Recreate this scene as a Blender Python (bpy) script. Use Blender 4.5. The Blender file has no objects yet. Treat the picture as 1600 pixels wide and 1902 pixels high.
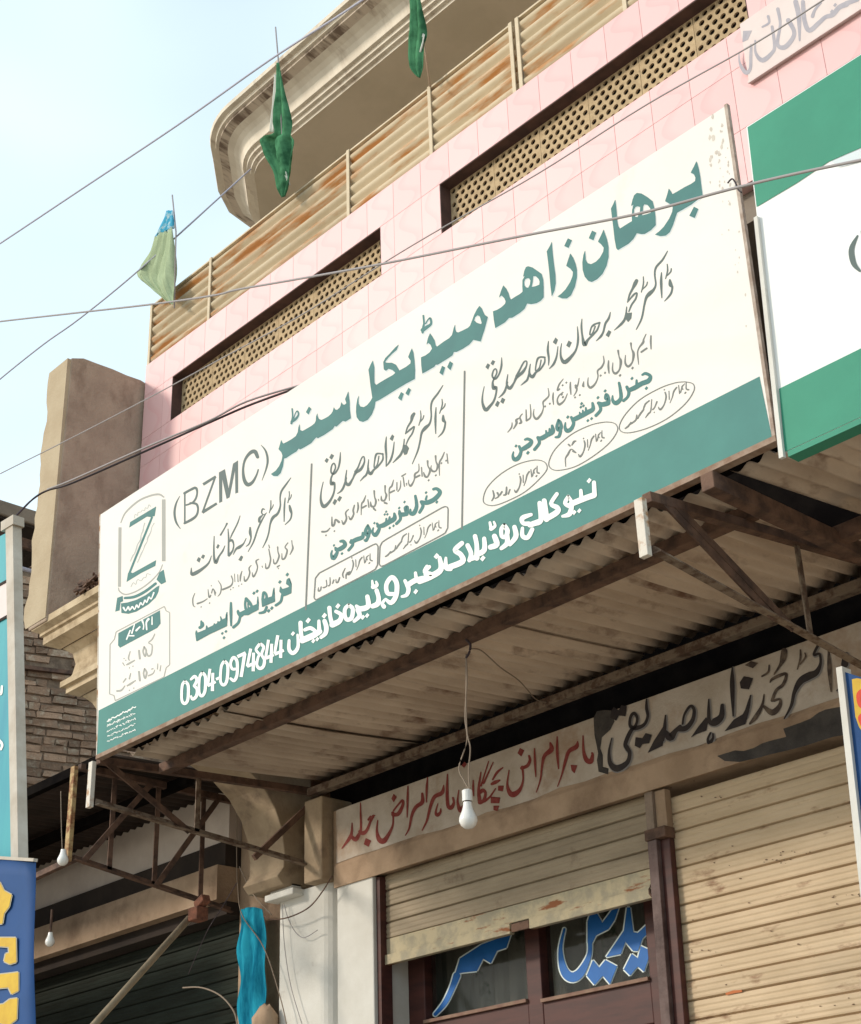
import bpy, bmesh, math, random
from mathutils import Vector, Matrix
from mathutils.geometry import tessellate_polygon
random.seed(7)
S = bpy.context.scene
col = S.collection
H = 1.6                                   # eye height; heights below are given from the eye
# ---------------------------------------------------------------- camera
RX = ((0.673722, -0.35246674, -0.64951202), (0.73833405, 0.28417604, 0.61164272), (-0.03100796, -0.89163399, 0.45169384))
FPX, CX, CY = 2913.4, 800.0, 951.0
cam = bpy.data.cameras.new('camera'); camo = bpy.data.objects.new('camera', cam); col.objects.link(camo)
Mx = Matrix(((RX[0][0], -RX[0][1], -RX[0][2], 0), (RX[1][0], -RX[1][1], -RX[1][2], 0), (RX[2][0], -RX[2][1], -RX[2][2], H), (0, 0, 0, 1)))
camo.matrix_world = Mx
cam.sensor_fit = 'HORIZONTAL'; cam.sensor_width = 36; cam.lens = 36 * FPX / 1600
cam.clip_end = 2000; cam.clip_start = 0.05
S.camera = camo
# ---------------------------------------------------------------- sky, sun, exposure
SUN_EL, SUN_AZ = math.radians(25), math.radians(35)
w = bpy.data.worlds.new('World'); S.world = w; w.use_nodes = True
nt = w.node_tree; nt.nodes.clear()
out = nt.nodes.new('ShaderNodeOutputWorld'); bg = nt.nodes.new('ShaderNodeBackground')
sky = nt.nodes.new('ShaderNodeTexSky'); sky.sky_type = 'NISHITA'; sky.sun_disc = False
sky.sun_elevation = SUN_EL; sky.sun_rotation = math.pi + SUN_AZ
sky.air_density = 1.0; sky.dust_density = 1.6; sky.ozone_density = 1.5
tc = nt.nodes.new('ShaderNodeTexCoord'); nz = nt.nodes.new('ShaderNodeTexNoise')
nz.inputs['Scale'].default_value = 2.2; nz.inputs['Detail'].default_value = 3; nz.inputs['Roughness'].default_value = .45
cr = nt.nodes.new('ShaderNodeMapRange'); cr.inputs['From Min'].default_value = .28; cr.inputs['From Max'].default_value = .68
cr.inputs['To Min'].default_value = .46; cr.inputs['To Max'].default_value = .9
mx = nt.nodes.new('ShaderNodeMix'); mx.data_type = 'RGBA'; mx.inputs[7].default_value = (7.2, 8.7, 9.4, 1)
mp = nt.nodes.new('ShaderNodeMapping'); mp.inputs['Location'].default_value = (.3, 1.1, .35); mp.inputs['Scale'].default_value = (1, 1, 1.8)
nt.links.new(tc.outputs['Generated'], mp.inputs[0]); nt.links.new(mp.outputs[0], nz.inputs[0]); nt.links.new(nz.outputs[0], cr.inputs[0])
nt.links.new(cr.outputs[0], mx.inputs[0]); nt.links.new(sky.outputs[0], mx.inputs[6]); nt.links.new(mx.outputs[2], bg.inputs[0])
bg.inputs[1].default_value = 0.15
nt.links.new(bg.outputs[0], out.inputs[0])
sl = bpy.data.lights.new('sun', 'SUN'); so = bpy.data.objects.new('sun', sl); col.objects.link(so)
sl.energy = 2.25; sl.angle = math.radians(7.0); sl.color = (1.0, .90, .77)
to_sun = Vector((-math.sin(SUN_AZ) * math.cos(SUN_EL), -math.cos(SUN_AZ) * math.cos(SUN_EL), math.sin(SUN_EL)))
so.rotation_euler = to_sun.to_track_quat('Z', 'Y').to_euler()
so.location = (0, -5, 12)
S.view_settings.view_transform = 'Standard'; S.view_settings.look = 'None'; S.view_settings.gamma = 1
S.view_settings.use_curve_mapping = False
S.view_settings.exposure = 0.06
# ---------------------------------------------------------------- helpers
def ray(px, py):
    d = (px - CX, py - CY, FPX)
    return [sum(RX[i][j] * d[j] for j in range(3)) for i in range(3)]
def atY(px, py, Y):                       # the point of the upright plane Y seen at that place of the photograph
    r = ray(px, py); k = Y / r[1]
    return Vector((r[0] * k, Y, r[2] * k))
def lin(c):
    return tuple(((v / 255) / 12.92 if v / 255 <= .04045 else ((v / 255 + .055) / 1.055) ** 2.4) for v in c)
MATS = {}
def mat(name, a, b=None, rough=.8, scale=6, stretch=(1, 1, 1), lo=.4, hi=.62, bump=0, bscale=60, dirt=None, dscale=1.5, dlo=.5, dhi=.7, dstretch=(1, 1, 1), metal=0, spec=.3, hue=0, dust=0):
    if name in MATS: return MATS[name]
    m = bpy.data.materials.new(name); m.use_nodes = True; n = m.node_tree; L = n.links
    P = n.nodes['Principled BSDF']; P.inputs['Roughness'].default_value = rough; P.inputs['Metallic'].default_value = metal
    P.inputs['Specular IOR Level'].default_value = spec
    tc = n.nodes.new('ShaderNodeTexCoord'); geo = n.nodes.new('ShaderNodeNewGeometry')
    def noise(sc, st, det=6):
        mp = n.nodes.new('ShaderNodeMapping'); mp.inputs['Scale'].default_value = st
        L.new(geo.outputs['Position'], mp.inputs[0])
        z = n.nodes.new('ShaderNodeTexNoise'); z.inputs['Scale'].default_value = sc; z.inputs['Detail'].default_value = det
        z.inputs['Roughness'].default_value = .62
        L.new(mp.outputs[0], z.inputs[0]); return z.outputs[0]
    def rng(s, lo, hi, a=0, b=1):
        r = n.nodes.new('ShaderNodeMapRange'); r.inputs['From Min'].default_value = lo; r.inputs['From Max'].default_value = hi
        r.inputs['To Min'].default_value = a; r.inputs['To Max'].default_value = b; L.new(s, r.inputs[0]); return r.outputs[0]
    def mixc(f, c0, c1):
        x = n.nodes.new('ShaderNodeMix'); x.data_type = 'RGBA'
        if f is not None: L.new(f, x.inputs[0])
        for i, c in ((6, c0), (7, c1)):
            if isinstance(c, tuple): x.inputs[i].default_value = (*c, 1)
            else: L.new(c, x.inputs[i])
        return x.outputs[2]
    c = a
    if b: c = mixc(rng(noise(scale, stretch), lo, hi), a, b)
    if dirt: c = mixc(rng(noise(dscale, dstretch, 9), dlo, dhi), c, dirt)
    if hue:                                # each copy of a piece a little lighter or darker than the next
        oi = n.nodes.new('ShaderNodeObjectInfo')
        v = rng(oi.outputs['Random'], 0, 1, 1 - hue, 1 + hue)
        hs = n.nodes.new('ShaderNodeHueSaturation'); L.new(v, hs.inputs['Value'])
        if isinstance(c, tuple): hs.inputs['Color'].default_value = (*c, 1)
        else: L.new(c, hs.inputs['Color'])
        c = hs.outputs[0]
    if isinstance(c, tuple): P.inputs['Base Color'].default_value = (*c, 1)
    else: L.new(c, P.inputs['Base Color'])
    if bump:
        bn = n.nodes.new('ShaderNodeBump'); bn.inputs['Strength'].default_value = bump; bn.inputs['Distance'].default_value = .01
        L.new(noise(bscale, (1, 1, 1), 5), bn.inputs['Height']); L.new(bn.outputs[0], P.inputs['Normal'])
    MATS[name] = m; return m
def tag(o, label=None, cat=None, group=None, kind=None):
    if label: o['label'] = label
    if cat: o['category'] = cat
    if group: o['group'] = group
    if kind: o['kind'] = kind
    return o
WL = {}                                    # where each root or part stands
def empty(name, loc, label, cat, group=None):
    o = bpy.data.objects.new(name, None); col.objects.link(o); o.empty_display_size = .1
    o.location = (loc[0], loc[1], loc[2] + H); WL[o] = Vector((loc[0], loc[1], loc[2])); tag(o, label, cat, group); return o
class MB:
    def __init__(s): s.v = []; s.f = []
    def poly(s, pts):
        n = len(s.v); s.v += [tuple(p) for p in pts]; s.f.append(tuple(range(n, n + len(pts)))); return s
    def box(s, x0, x1, y0, y1, z0, z1):
        n = len(s.v)
        s.v += [(x, y, z) for z in (z0, z1) for y in (y0, y1) for x in (x0, x1)]
        s.f += [tuple(n + i for i in f) for f in ((0, 2, 3, 1), (4, 5, 7, 6), (0, 1, 5, 4), (2, 6, 7, 3), (0, 4, 6, 2), (1, 3, 7, 5))]
        return s
    def bar(s, p, q, a, b, up=(0, 0, 1)):  # square bar from p to q, a wide and b high
        p, q = Vector(p), Vector(q); d = (q - p).normalized(); u = Vector(up)
        if abs(d.dot(u)) > .99: u = Vector((0, 1, 0))
        sx = d.cross(u).normalized(); uy = sx.cross(d).normalized()
        n = len(s.v)
        for e in (p, q):
            for i, j in ((-1, -1), (1, -1), (1, 1), (-1, 1)): s.v.append(tuple(e + sx * i * a / 2 + uy * j * b / 2))
        s.f += [tuple(n + i for i in f) for f in ((3, 2, 1, 0), (4, 5, 6, 7), (0, 1, 5, 4), (1, 2, 6, 5), (2, 3, 7, 6), (3, 0, 4, 7))]
        return s
    def angle(s, p, q, a, t=.005, up=(0, 0, 1), flip=1):   # L-section steel angle
        p, q = Vector(p), Vector(q); d = (q - p).normalized(); u = Vector(up)
        sx = d.cross(u).normalized() * flip; uy = (d.cross(sx)).normalized()
        if uy.z < 0: uy = -uy
        s.bar(p + uy * a / 2, q + uy * a / 2, t, a, up); s.bar(p + sx * (a / 2 + t / 2), q + sx * (a / 2 + t / 2), a, t, up); return s
    def tube(s, pts, r, n=8, caps=True):
        pts = [Vector(p) for p in pts]; m = len(s.v); N = len(pts)
        rr = r if isinstance(r, (list, tuple)) else [r] * N
        for i, p in enumerate(pts):
            d = (pts[min(i + 1, N - 1)] - pts[max(i - 1, 0)]).normalized()
            u = Vector((0, 0, 1)) if abs(d.z) < .9 else Vector((1, 0, 0))
            a = d.cross(u).normalized(); b = a.cross(d)
            for k in range(n):
                t = 2 * math.pi * k / n; s.v.append(tuple(p + (a * math.cos(t) + b * math.sin(t)) * rr[i]))
        for i in range(N - 1):
            for k in range(n):
                s.f.append((m + i * n + k, m + i * n + (k + 1) % n, m + (i + 1) * n + (k + 1) % n, m + (i + 1) * n + k))
        if caps: s.f.append(tuple(m + k for k in range(n - 1, -1, -1))); s.f.append(tuple(m + (N - 1) * n + k for k in range(n)))
        return s
    def prism(s, prof, x0, x1, axis='x'):  # closed profile in the other two axes swept along one axis
        n = len(s.v); k = len(prof)
        for x in (x0, x1):
            for a, b in prof: s.v.append({'x': (x, a, b), 'y': (a, x, b), 'z': (a, b, x)}[axis])
        s.f.append(tuple(n + i for i in range(k))); s.f.append(tuple(n + k + i for i in range(k - 1, -1, -1)))
        for i in range(k): s.f.append((n + i, n + (i + 1) % k, n + k + (i + 1) % k, n + k + i))
        return s
    def grid(s, rows):
        n = len(s.v); a = len(rows[0])
        for r in rows: s.v += [tuple(p) for p in r]
        for i in range(len(rows) - 1):
            for j in range(a - 1): s.f.append((n + i * a + j, n + i * a + j + 1, n + (i + 1) * a + j + 1, n + (i + 1) * a + j))
        return s
    def build(s, name, m, parent=None, smooth=False, bevel=0, solid=0, fix=True, **kw):
        P = WL.get(parent, Vector((0, 0, 0))); off = Vector((0, 0, 0)) if parent else Vector((0, 0, H))
        me = bpy.data.meshes.new(name); me.from_pydata([tuple(Vector(v) - P + off) for v in s.v], [], s.f); me.validate()
        if fix:
            bm = bmesh.new(); bm.from_mesh(me); bmesh.ops.recalc_face_normals(bm, faces=bm.faces); bm.to_mesh(me); bm.free()
        me.materials.append(m)
        if smooth: me.shade_smooth()
        o = bpy.data.objects.new(name, me); col.objects.link(o)
        if parent: o.parent = parent; WL[o] = P
        if bevel:
            b = o.modifiers.new('bevel', 'BEVEL'); b.width = bevel; b.segments = 2; b.limit_method = 'ANGLE'
        if solid:
            b = o.modifiers.new('solid', 'SOLIDIFY'); b.thickness = solid
        tag(o, **kw); return o
def piece(name, me, m, parent, loc, scale=(1, 1, 1), rot=(0, 0, 0)):
    o = bpy.data.objects.new(name, me); col.objects.link(o); o.parent = parent
    o.location = Vector(loc) - WL[parent]; o.scale = scale; o.rotation_euler = rot
    WL[o] = Vector(loc)
    return o
def unit_mesh(name, m, build):
    mb = MB(); build(mb); me = bpy.data.meshes.new(name); me.from_pydata(mb.v, [], mb.f)
    bm = bmesh.new(); bm.from_mesh(me); bmesh.ops.recalc_face_normals(bm, faces=bm.faces); bm.to_mesh(me); bm.free()
    me.materials.append(m); return me
# ---------------------------------------------------------------- writing: brush strokes and cut shapes lying on a board
def catmull(p, k=5):
    if len(p) < 3: return p
    o = []
    for i in range(len(p) - 1):
        a, b, c, d = p[max(i - 1, 0)], p[i], p[i + 1], p[min(i + 2, len(p) - 1)]
        for t in range(k):
            t /= k
            o.append(tuple(.5 * (2 * b[j] + (c[j] - a[j]) * t + (2 * a[j] - 5 * b[j] + 4 * c[j] - d[j]) * t * t + (3 * b[j] - a[j] - 3 * c[j] + d[j]) * t ** 3) for j in range(3)))
    o.append(p[-1]); return o
LN = {}                                    # which letter each stroke belongs to
def parse(txt):
    o = []; cur = None; li = 0
    for line in txt.strip().splitlines():
        line = line.strip()
        if not line: continue
        if line[0] == '@':
            a = line[1:].split(); cur = (float(a[0]), float(a[1]), float(a[2])); continue
        li += 1
        for st in line.split(';'):
            st = st.strip()
            if not st: continue
            k = st[0]; ox, oy, sc = cur
            if k == 'P':
                loops = [[(ox + float(q.split(',')[0]) / sc, oy + float(q.split(',')[1]) / sc) for q in lp.split()] for lp in st[1:].split('|')]
                o.append(('P', loops)); LN[id(o[-1])] = (li, o[-1])
            else:
                o.append((k, [(ox + a / sc, oy + b / sc, c / sc) for a, b, c in (tuple(map(float, q.split(','))) for q in st[1:].split())])); LN[id(o[-1])] = (li, o[-1])
    return o
def mapped(items, fn):
    return [(k, [[fn(*p) for p in lp] for lp in d]) if k == 'P' else (k, [(*fn(p[0], p[1]), p[2]) for p in d]) for k, d in items]
def letters(items, Y, m, parent, **k):      # the big letters one by one
    g = {}
    for it in items: g.setdefault(LN[id(it)][0], []).append(it)
    for n, l in g.items(): lettering(l, Y, m, parent, name='letter', single=True, **k)
def lettering(items, Y, m, parent, lift=.0006, grow=0, name='lettering', label=None, step=.00001, plane=None, single=False):
    mb = MB(); i = 0
    P = plane or (lambda x, y: atY(x, y, Y))
    def put(tris, e):
        for t in tris: mb.poly([P(*q) + Vector((0, -e, 0)) for q in t])
    for k, d in items:
        e = lift + i * step; i += 1
        if k == 'S' and len(d) == 2:        # short two point strokes are the dots of the letters
            (ax, ay, aw), (bx, by, bw) = d; ds = math.hypot(bx - ax, by - ay); g2 = aw * .62 + grow
            cs = [((ax + bx) / 2, (ay + by) / 2)] if ds < .6 * aw else [(ax, ay), (bx, by)] if abs(aw - bw) <= .08 * aw and 1.2 * aw < ds < 3.6 * aw else []
            if cs:
                for (x, y) in cs: put([[(x + .05 * g2, y - 1.1 * g2), (x + g2, y - .25 * g2), (x - .05 * g2, y + 1.1 * g2), (x - g2, y + .25 * g2)]], e)
                continue
        if k == 'P':
            flat = [q for lp in d for q in lp]
            for t in tessellate_polygon([[Vector((q[0], q[1], 0)) for q in lp] for lp in d]): put([[flat[j] for j in t]], e)
            if grow:
                lp = d[0] + [d[0][0]]; d = [(a, b, grow * 2) for a, b in lp]; k = 'L'
            else: continue
        pts = catmull(d) if k == 'S' else d
        pts = [(a, b, max(c, .35) + 2 * grow * (k == 'S')) for a, b, c in pts]
        if k == 'L':                        # straight lines: one quad per segment with round joints
            for a, b in zip(pts, pts[1:]):
                dx, dy = b[0] - a[0], b[1] - a[1]; l = math.hypot(dx, dy) or 1; nx, ny = -dy / l, dx / l
                put([[(a[0] + nx * a[2] / 2, a[1] + ny * a[2] / 2), (b[0] + nx * b[2] / 2, b[1] + ny * b[2] / 2), (b[0] - nx * b[2] / 2, b[1] - ny * b[2] / 2), (a[0] - nx * a[2] / 2, a[1] - ny * a[2] / 2)]], e); e += step / 7
        else:
            n = len(mb.v); L = []; R = []
            for j, p in enumerate(pts):
                a, b = pts[max(j - 1, 0)], pts[min(j + 1, len(pts) - 1)]
                dx, dy = b[0] - a[0], b[1] - a[1]; l = math.hypot(dx, dy) or 1; nx, ny = -dy / l * p[2] / 2, dx / l * p[2] / 2
                L.append((p[0] + nx, p[1] + ny)); R.append((p[0] - nx, p[1] - ny))
            for j in range(len(pts) - 1): put([[L[j], L[j + 1], R[j + 1], R[j]]], e + (j % 2) * step / 5)
            for c, sgn, A, B in ((pts[0], -1, L[0], R[0]), (pts[-1], 1, L[-1], R[-1])):
                if c[2] < 1.2: continue
                a0 = math.atan2(A[1] - c[1], A[0] - c[0]); r = c[2] / 2
                f = [(c[0] + r * math.cos(a0 - sgn * math.pi * t / 6), c[1] + r * math.sin(a0 - sgn * math.pi * t / 6)) for t in range(7)]
                put([f], e + step / 3)
    o = mb.build(name, m, parent, fix=False)
    if label: o['label'] = label
    if not single: o['kind'] = 'stuff'
    return o
TITLE = parse('''
@480 700 8
P1340,215 1310,290 1292,330 1312,390 1290,412 1262,412 1235,375 1228,420 1210,460 1175,490 1145,485 1125,450 1110,510 1085,550 1040,590 985,620 940,640 905,625 885,585 880,540 860,590 858,650 840,690 790,730 730,765 660,805 625,790 615,700 598,750 590,820 560,880 500,925 430,965 375,992 360,975 343,935 325,1000 303,1075 345,1120 362,1170 350,1240 310,1330 260,1395 190,1445 230,1475 290,1475 335,1430 370,1330 385,1215 420,1205 500,1150 570,1110 605,1065 625,1080 700,1040 790,985 840,925 865,900 890,912 980,865 1060,810 1110,775 1140,730 1165,740 1230,680 1260,655 1300,665 1380,615 1365,500 1360,360 1345,250;P755,440 790,475 750,560 710,525
S505,475,22 512,560,22 510,620,26 495,690,34;S500,665,40 560,625,36 600,560,24 585,510,22 560,530,14 540,580,14 530,615,20
@630 600 8
P505,555 470,620 440,695 455,800 470,930 485,1030 497,1110 470,1160 420,1220 370,1250 320,1240 295,1200 292,1140 298,1075 275,1130 258,1230 255,1320 265,1400 305,1455 360,1470 430,1440 490,1360 530,1260 545,1170 600,1145 700,1085 850,990 1000,900 1130,830 1135,700 1125,560 1110,440 1085,375 1055,440 1030,505 1068,560 1065,600 1000,650 900,705 880,670 850,620 790,590 700,590 690,575 740,510 800,450 860,400 890,320 840,360 760,450 690,520 660,580 668,690 700,710 740,680 800,700 840,740 800,775 700,830 600,890 555,920 530,890 528,780 530,660 515,600;P1035,960 1072,990 1035,1080 990,1045;P925,1025 965,1050 930,1155 880,1115
@760 520 8
P1050,385 1010,440 970,520 945,590 910,680 880,710 800,750 735,780 705,770 690,730 688,660 665,720 655,770 640,820 600,865 520,915 420,990 400,970 385,900 350,840 315,790 285,860 262,960 290,935 325,965 345,1020 310,1075 250,1120 180,1150 185,1270 200,1390 260,1360 380,1290 400,1260 430,1260 560,1180 650,1120 670,1070 710,1070 800,1025 900,960 960,890 1000,900 1070,915 1095,830 1120,760 1150,650 1175,550 1130,520 1105,470 1085,420|1020,525 1055,540 1085,640 1070,655 1010,635 972,600 985,555
P610,1205 658,1240 620,1340 570,1295;P495,1275 540,1300 505,1415 455,1380;S215,530,26 225,640,26 215,700,34 205,780,34;S205,745,60 270,700,50 330,650,34 320,570,30 285,590,18 250,650,18
@910 420 8
P575,595 540,610 515,670 500,750 525,742 490,800 488,900 492,975 450,1010 380,1050 320,1090 300,1060 285,1000 250,930 205,880 175,950 140,1060 180,1030 220,1070 240,1120 230,1155 170,1210 110,1245 50,1265 65,1400 85,1515 130,1490 230,1430 290,1365 340,1360 450,1290 520,1230 560,1150 620,1160 700,1145 760,1110 805,1060 805,900 800,800 775,710 720,670 640,615|560,775 590,775 608,810 600,870 575,915 545,910 520,880 515,830 530,790|650,745 690,745 735,790 745,830 740,870 690,890 625,905 640,840 645,790
P925,230 900,290 850,375 870,520 890,700 905,880 925,1045 965,960 985,850 980,720 955,540 940,400
P1200,405 1175,480 1140,590 1200,630 1240,680 1235,740 1200,830 1130,940 1060,1010 1010,1045 1080,1075 1150,1075 1210,1030 1270,900 1300,760 1300,650 1280,560 1245,470;P1165,180 1225,210 1175,325 1110,295
@1060 340 8
P495,690 465,760 412,870 460,910 498,960 490,1020 440,1110 380,1170 310,1205 260,1190 230,1140 225,1060 220,1000 195,1070 180,1180 185,1290 215,1390 270,1455 320,1470 400,1430 480,1350 540,1230 570,1100 570,950 545,830;P325,705 385,735 345,850 275,820
P668,245 640,310 605,380 620,500 640,660 660,840 685,970 710,995 760,965 870,900 940,830 990,745 1060,760 1110,755 1200,700 1272,625 1268,500 1250,370 1225,270 1150,210 1060,155 990,145 950,180 925,250 905,340 940,320 920,400 915,500 918,565 850,605 740,675 715,640 700,560 690,420 680,320|1000,345 1040,355 1035,430 1000,505 965,500 945,450 950,390 970,355|1100,315 1150,325 1190,375 1198,440 1140,460 1065,480 1080,400 1085,345
@1160 270 8
P1075,235 1040,310 990,405 1040,430 1062,480 1055,530 1000,570 900,620 800,680 720,725 695,680 665,640 645,720 610,830 680,870 725,920 715,990 670,1090 590,1210 520,1280 460,1325 540,1350 620,1340 680,1290 730,1180 765,1070 790,1000 880,950 1000,880 1090,810 1170,755 1155,640 1135,480 1115,360 1090,270;P1040,910 1105,945 1050,1080 970,1045
''')
ABBR = parse('''
@310 820 8
S195,810,8 140,920,26 115,1060,34 140,1200,30 205,1300,8
L268,1220,24 268,765,24;S262,770,36 350,720,36 430,690,40 452,760,28 430,850,30 380,910,28 290,945,24;S350,915,30 440,930,36 465,1010,30 440,1100,34 370,1160,40 265,1215,34
L540,640,42 730,520,36;L722,525,28 530,1060,28;L530,1055,45 745,920,36
P775,460 865,410 920,700 985,330 1060,280 1062,760 1020,775 1015,430 935,830 890,855 825,560 825,895 780,915
S1350,230,50 1310,150,60 1240,170,50 1165,270,36 1135,410,34 1150,560,50 1200,640,60 1270,610,44 1330,510,28 1360,420,22
S1400,50,8 1470,140,28 1500,270,34 1480,400,26 1415,580,8
''')
NAME1 = parse('''
@350 880 8
S1500,265,12 1502,330,12 1480,430,14;S1485,400,12 1520,360,12 1535,310,10;S1505,475,26 1520,540,42 1535,600,24 1515,680,20 1440,755,10;S1440,360,12 1428,500,24 1425,710,12
S1525,60,8 1460,150,22 1385,260,26 1365,360,20 1368,480,22 1330,590,34 1260,650,42 1220,740,24 1195,880,20 1160,990,20 1105,1100,8;S1228,400,12 1225,500,16 1205,580,12;S1215,550,12 1250,500,12 1265,460,10
S1135,530,12 1105,525,22 1090,580,18 1125,610,14 1165,580,8;S1100,620,18 1060,660,36 1055,710,34;S1155,590,8 1090,700,22 1030,830,22 970,1010,20 890,1155,8
S920,800,22 920,880,40 932,950,20 905,1040,18 860,1080,8;S860,960,8 820,1040,20 760,1090,44 710,1120,28 670,1200,8;P785,1215 815,1235 785,1300 745,1280
S770,625,8 730,740,18 650,900,18 625,960,10;S590,820,10 600,960,22 598,1150,26 605,1210,42;S605,1210,40 655,1150,24 675,1060,18 650,990,34 605,1000,34;S575,740,24 545,800,16 480,910,22
S385,930,10 380,1100,20 385,1250,30 410,1320,46 455,1230,24 510,1150,22 545,1070,8;P440,1045 465,1065 440,1115 415,1095
S345,1220,8 300,1330,24 200,1420,40 100,1480,54 50,1490,40 45,1400,8;P215,1200 248,1215 225,1265 190,1245;P150,1240 185,1260 165,1320 125,1290
''')
NAME2 = parse('''
@585 720 7.927
S378,955,10 370,1080,26 340,1200,22 280,1270,28 240,1240,22 250,1150,20 285,1115,20 305,1180,20 262,1280,22 238,1350,26 248,1420,48 285,1400,32 292,1490,24 262,1600,28 200,1700,38 130,1750,52 90,1660,32 95,1530,18 125,1390,10
P245,975 285,1000 250,1060 215,1030;P175,1035 205,1060 180,1110 145,1080;P365,1595 400,1615 365,1680 330,1650;P295,1640 330,1665 295,1730 262,1700
S600,1240,38 640,1170,22 690,1040,18 725,1020,18 730,1100,22 680,1200,38 600,1260,34 560,1340,24 500,1430,44 455,1380,32 470,1215,10;S465,1330,20 430,1450,30 390,1520,26 335,1560,8
S1000,970,16 1002,1060,24 930,1160,24 870,1210,28 820,1270,44 785,1200,28 795,1060,10;S1005,980,24 950,970,22 905,985,28 882,1080,18 877,1180,18 922,1130,16 945,1010,16;S790,1190,24 760,1280,28 720,1320,24 670,1375,8
S1055,725,10 1045,860,32 1055,1020,24 1050,1160,10;S1170,800,10 1150,960,24 1110,1080,28 1050,1160,10;P1140,690 1170,715 1145,785 1105,755
@700 690 9.06
S465,1140,14 450,1280,26 410,1390,38 350,1460,32 275,1535,10;P440,1250 500,1230 545,1290 510,1390 470,1405 440,1340
S500,1220,18 540,1130,22 600,1040,24 635,930,20 600,950,26 550,990,28 485,1050,12;S485,1050,14 520,940,24 580,840,34 600,760,56 630,710,44
S738,660,10 745,780,18 710,905,12;S725,860,12 780,790,16 795,740,14
S1115,235,10 1030,370,28 940,490,30 915,600,26 920,760,24 890,880,32 820,950,56 760,1030,34 730,1180,26 690,1340,24 600,1555,10
S1000,605,12 990,800,34 995,1045,12;S1100,465,12 1105,560,20 1060,705,12;S1075,660,14 1140,590,18 1155,540,14;S1120,740,24 1125,820,54 1155,860,28 1140,960,28 1100,1040,24 1035,1105,8
''')
NAME3 = parse('''
@885 570 8
S378,755,10 375,880,28 340,1000,22 285,1070,26 240,1030,24 255,950,20 290,920,18 307,980,20 265,1070,22 245,1130,28 260,1210,52 300,1190,30 295,1290,26 260,1400,30 200,1480,40 140,1530,52 95,1430,32 95,1310,18 120,1185,10
P245,790 282,810 250,870 215,840;P170,840 205,862 178,930 138,895;P385,1350 432,1375 400,1440 360,1410;P315,1395 350,1420 320,1490 280,1460
S600,1035,38 650,930,24 710,820,22 750,810,18 745,880,22 690,970,42 600,1050,38 560,1130,26 500,1210,46 455,1150,30 470,1005,10;S465,1120,20 430,1240,30 390,1300,26 335,1350,8
S1020,750,16 1015,830,24 950,930,24 890,970,28 835,1040,46 790,980,30 805,850,10;S1020,750,26 960,745,24 915,770,28 890,860,18 885,950,18 940,900,16 965,790,16;S790,980,24 760,1080,28 720,1120,24 665,1165,8
S1075,510,10 1065,640,32 1080,770,24 1075,865,10;S1215,590,10 1195,740,24 1150,850,30 1090,915,10;P1180,455 1215,490 1185,560 1140,525
S1505,295,10 1515,480,30 1490,620,26 1430,720,38 1320,820,60 1265,760,34 1255,650,20 1270,545,10;P1375,500 1420,530 1385,605 1340,575
@1060 460 8
S172,1060,10 165,1180,26 180,1320,28 210,1440,60 260,1370,34 330,1300,28 400,1220,24 435,1120,18;S435,1115,28 380,1130,22 345,1150,30 310,1190,20 290,1290,20 330,1270,18 370,1170,18
S595,960,10 570,1050,30 520,1130,30 490,1250,26 450,1320,30 385,1385,8;P570,1225 608,1250 570,1330 525,1300
S838,880,12 825,1000,26 800,1080,34 740,1150,32 655,1225,8;P825,975 915,965 905,1050 860,1105 825,1060;S870,950,16 910,850,24 970,760,24 990,675,20 940,700,26 850,810,12;S850,810,14 880,700,24 930,600,34 960,540,54 985,490,48
S1085,430,10 1085,540,18 1055,660,12;S1070,620,12 1130,560,16 1145,510,14;S1445,50,10 1370,180,26 1275,290,28 1255,400,22 1270,540,22 1240,620,34 1180,680,56 1130,740,38 1100,850,26 1060,1050,24 980,1215,10
S1355,370,12 1350,520,36 1360,745,12;S1440,245,12 1445,340,20 1415,460,12;S1430,420,14 1490,360,18 1500,310,14;S1480,480,26 1490,550,58 1515,590,28 1500,670,28 1460,730,24 1400,795,8
''')
CRED2 = parse('''
@590 840 6.4
S1540,20,12 1552,130,14;S1510,0,10 1480,70,18 1450,130,18 1452,275,8;S1475,130,20 1530,100,20;S1405,45,22 1410,110,14 1430,160,24 1410,220,16 1370,225,24 1350,190,12 1355,160,8;S1405,270,22 1412,278,20
S1310,105,22 1315,165,14 1340,215,24 1310,290,18 1280,285,26 1262,240,10;S1320,330,22 1326,336,20;S1238,180,12 1245,285,14;S1205,140,8 1205,220,14 1160,260,22 1150,330,14 1110,400,24 1085,370,12 1085,330,8;S1165,300,22 1215,275,20
S1060,370,14 1062,395,8;S1020,300,14 1035,405,14;S1005,285,18 1050,255,12;S990,340,8 985,420,14 955,470,8;S945,360,12 945,450,14;S905,330,8 885,400,20 855,440,16 855,575,8;S865,480,20 915,455,18
S805,400,20 805,470,14 820,510,22 800,570,18 765,570,24 758,520,8;S800,600,24 825,610,20;S725,560,12 730,580,8;S675,460,20 680,530,14 695,580,22 680,640,18 640,640,26 632,590,8;S670,670,24 690,690,18
S600,565,12 612,655,14;S575,515,8 550,580,20 525,620,16 520,745,8;S535,660,20 580,635,18;S480,600,14 485,660,20 470,720,10;S440,630,14 425,690,20 430,740,18 395,800,22 372,760,8
S370,680,10 335,720,16 345,790,20 310,855,22 290,810,8;S255,830,28 215,800,18 200,860,22 175,870,22 172,770,10;S150,900,8 110,940,18 55,945,22;S100,985,18 104,990,18;S200,935,18 204,940,16
''')
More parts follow.
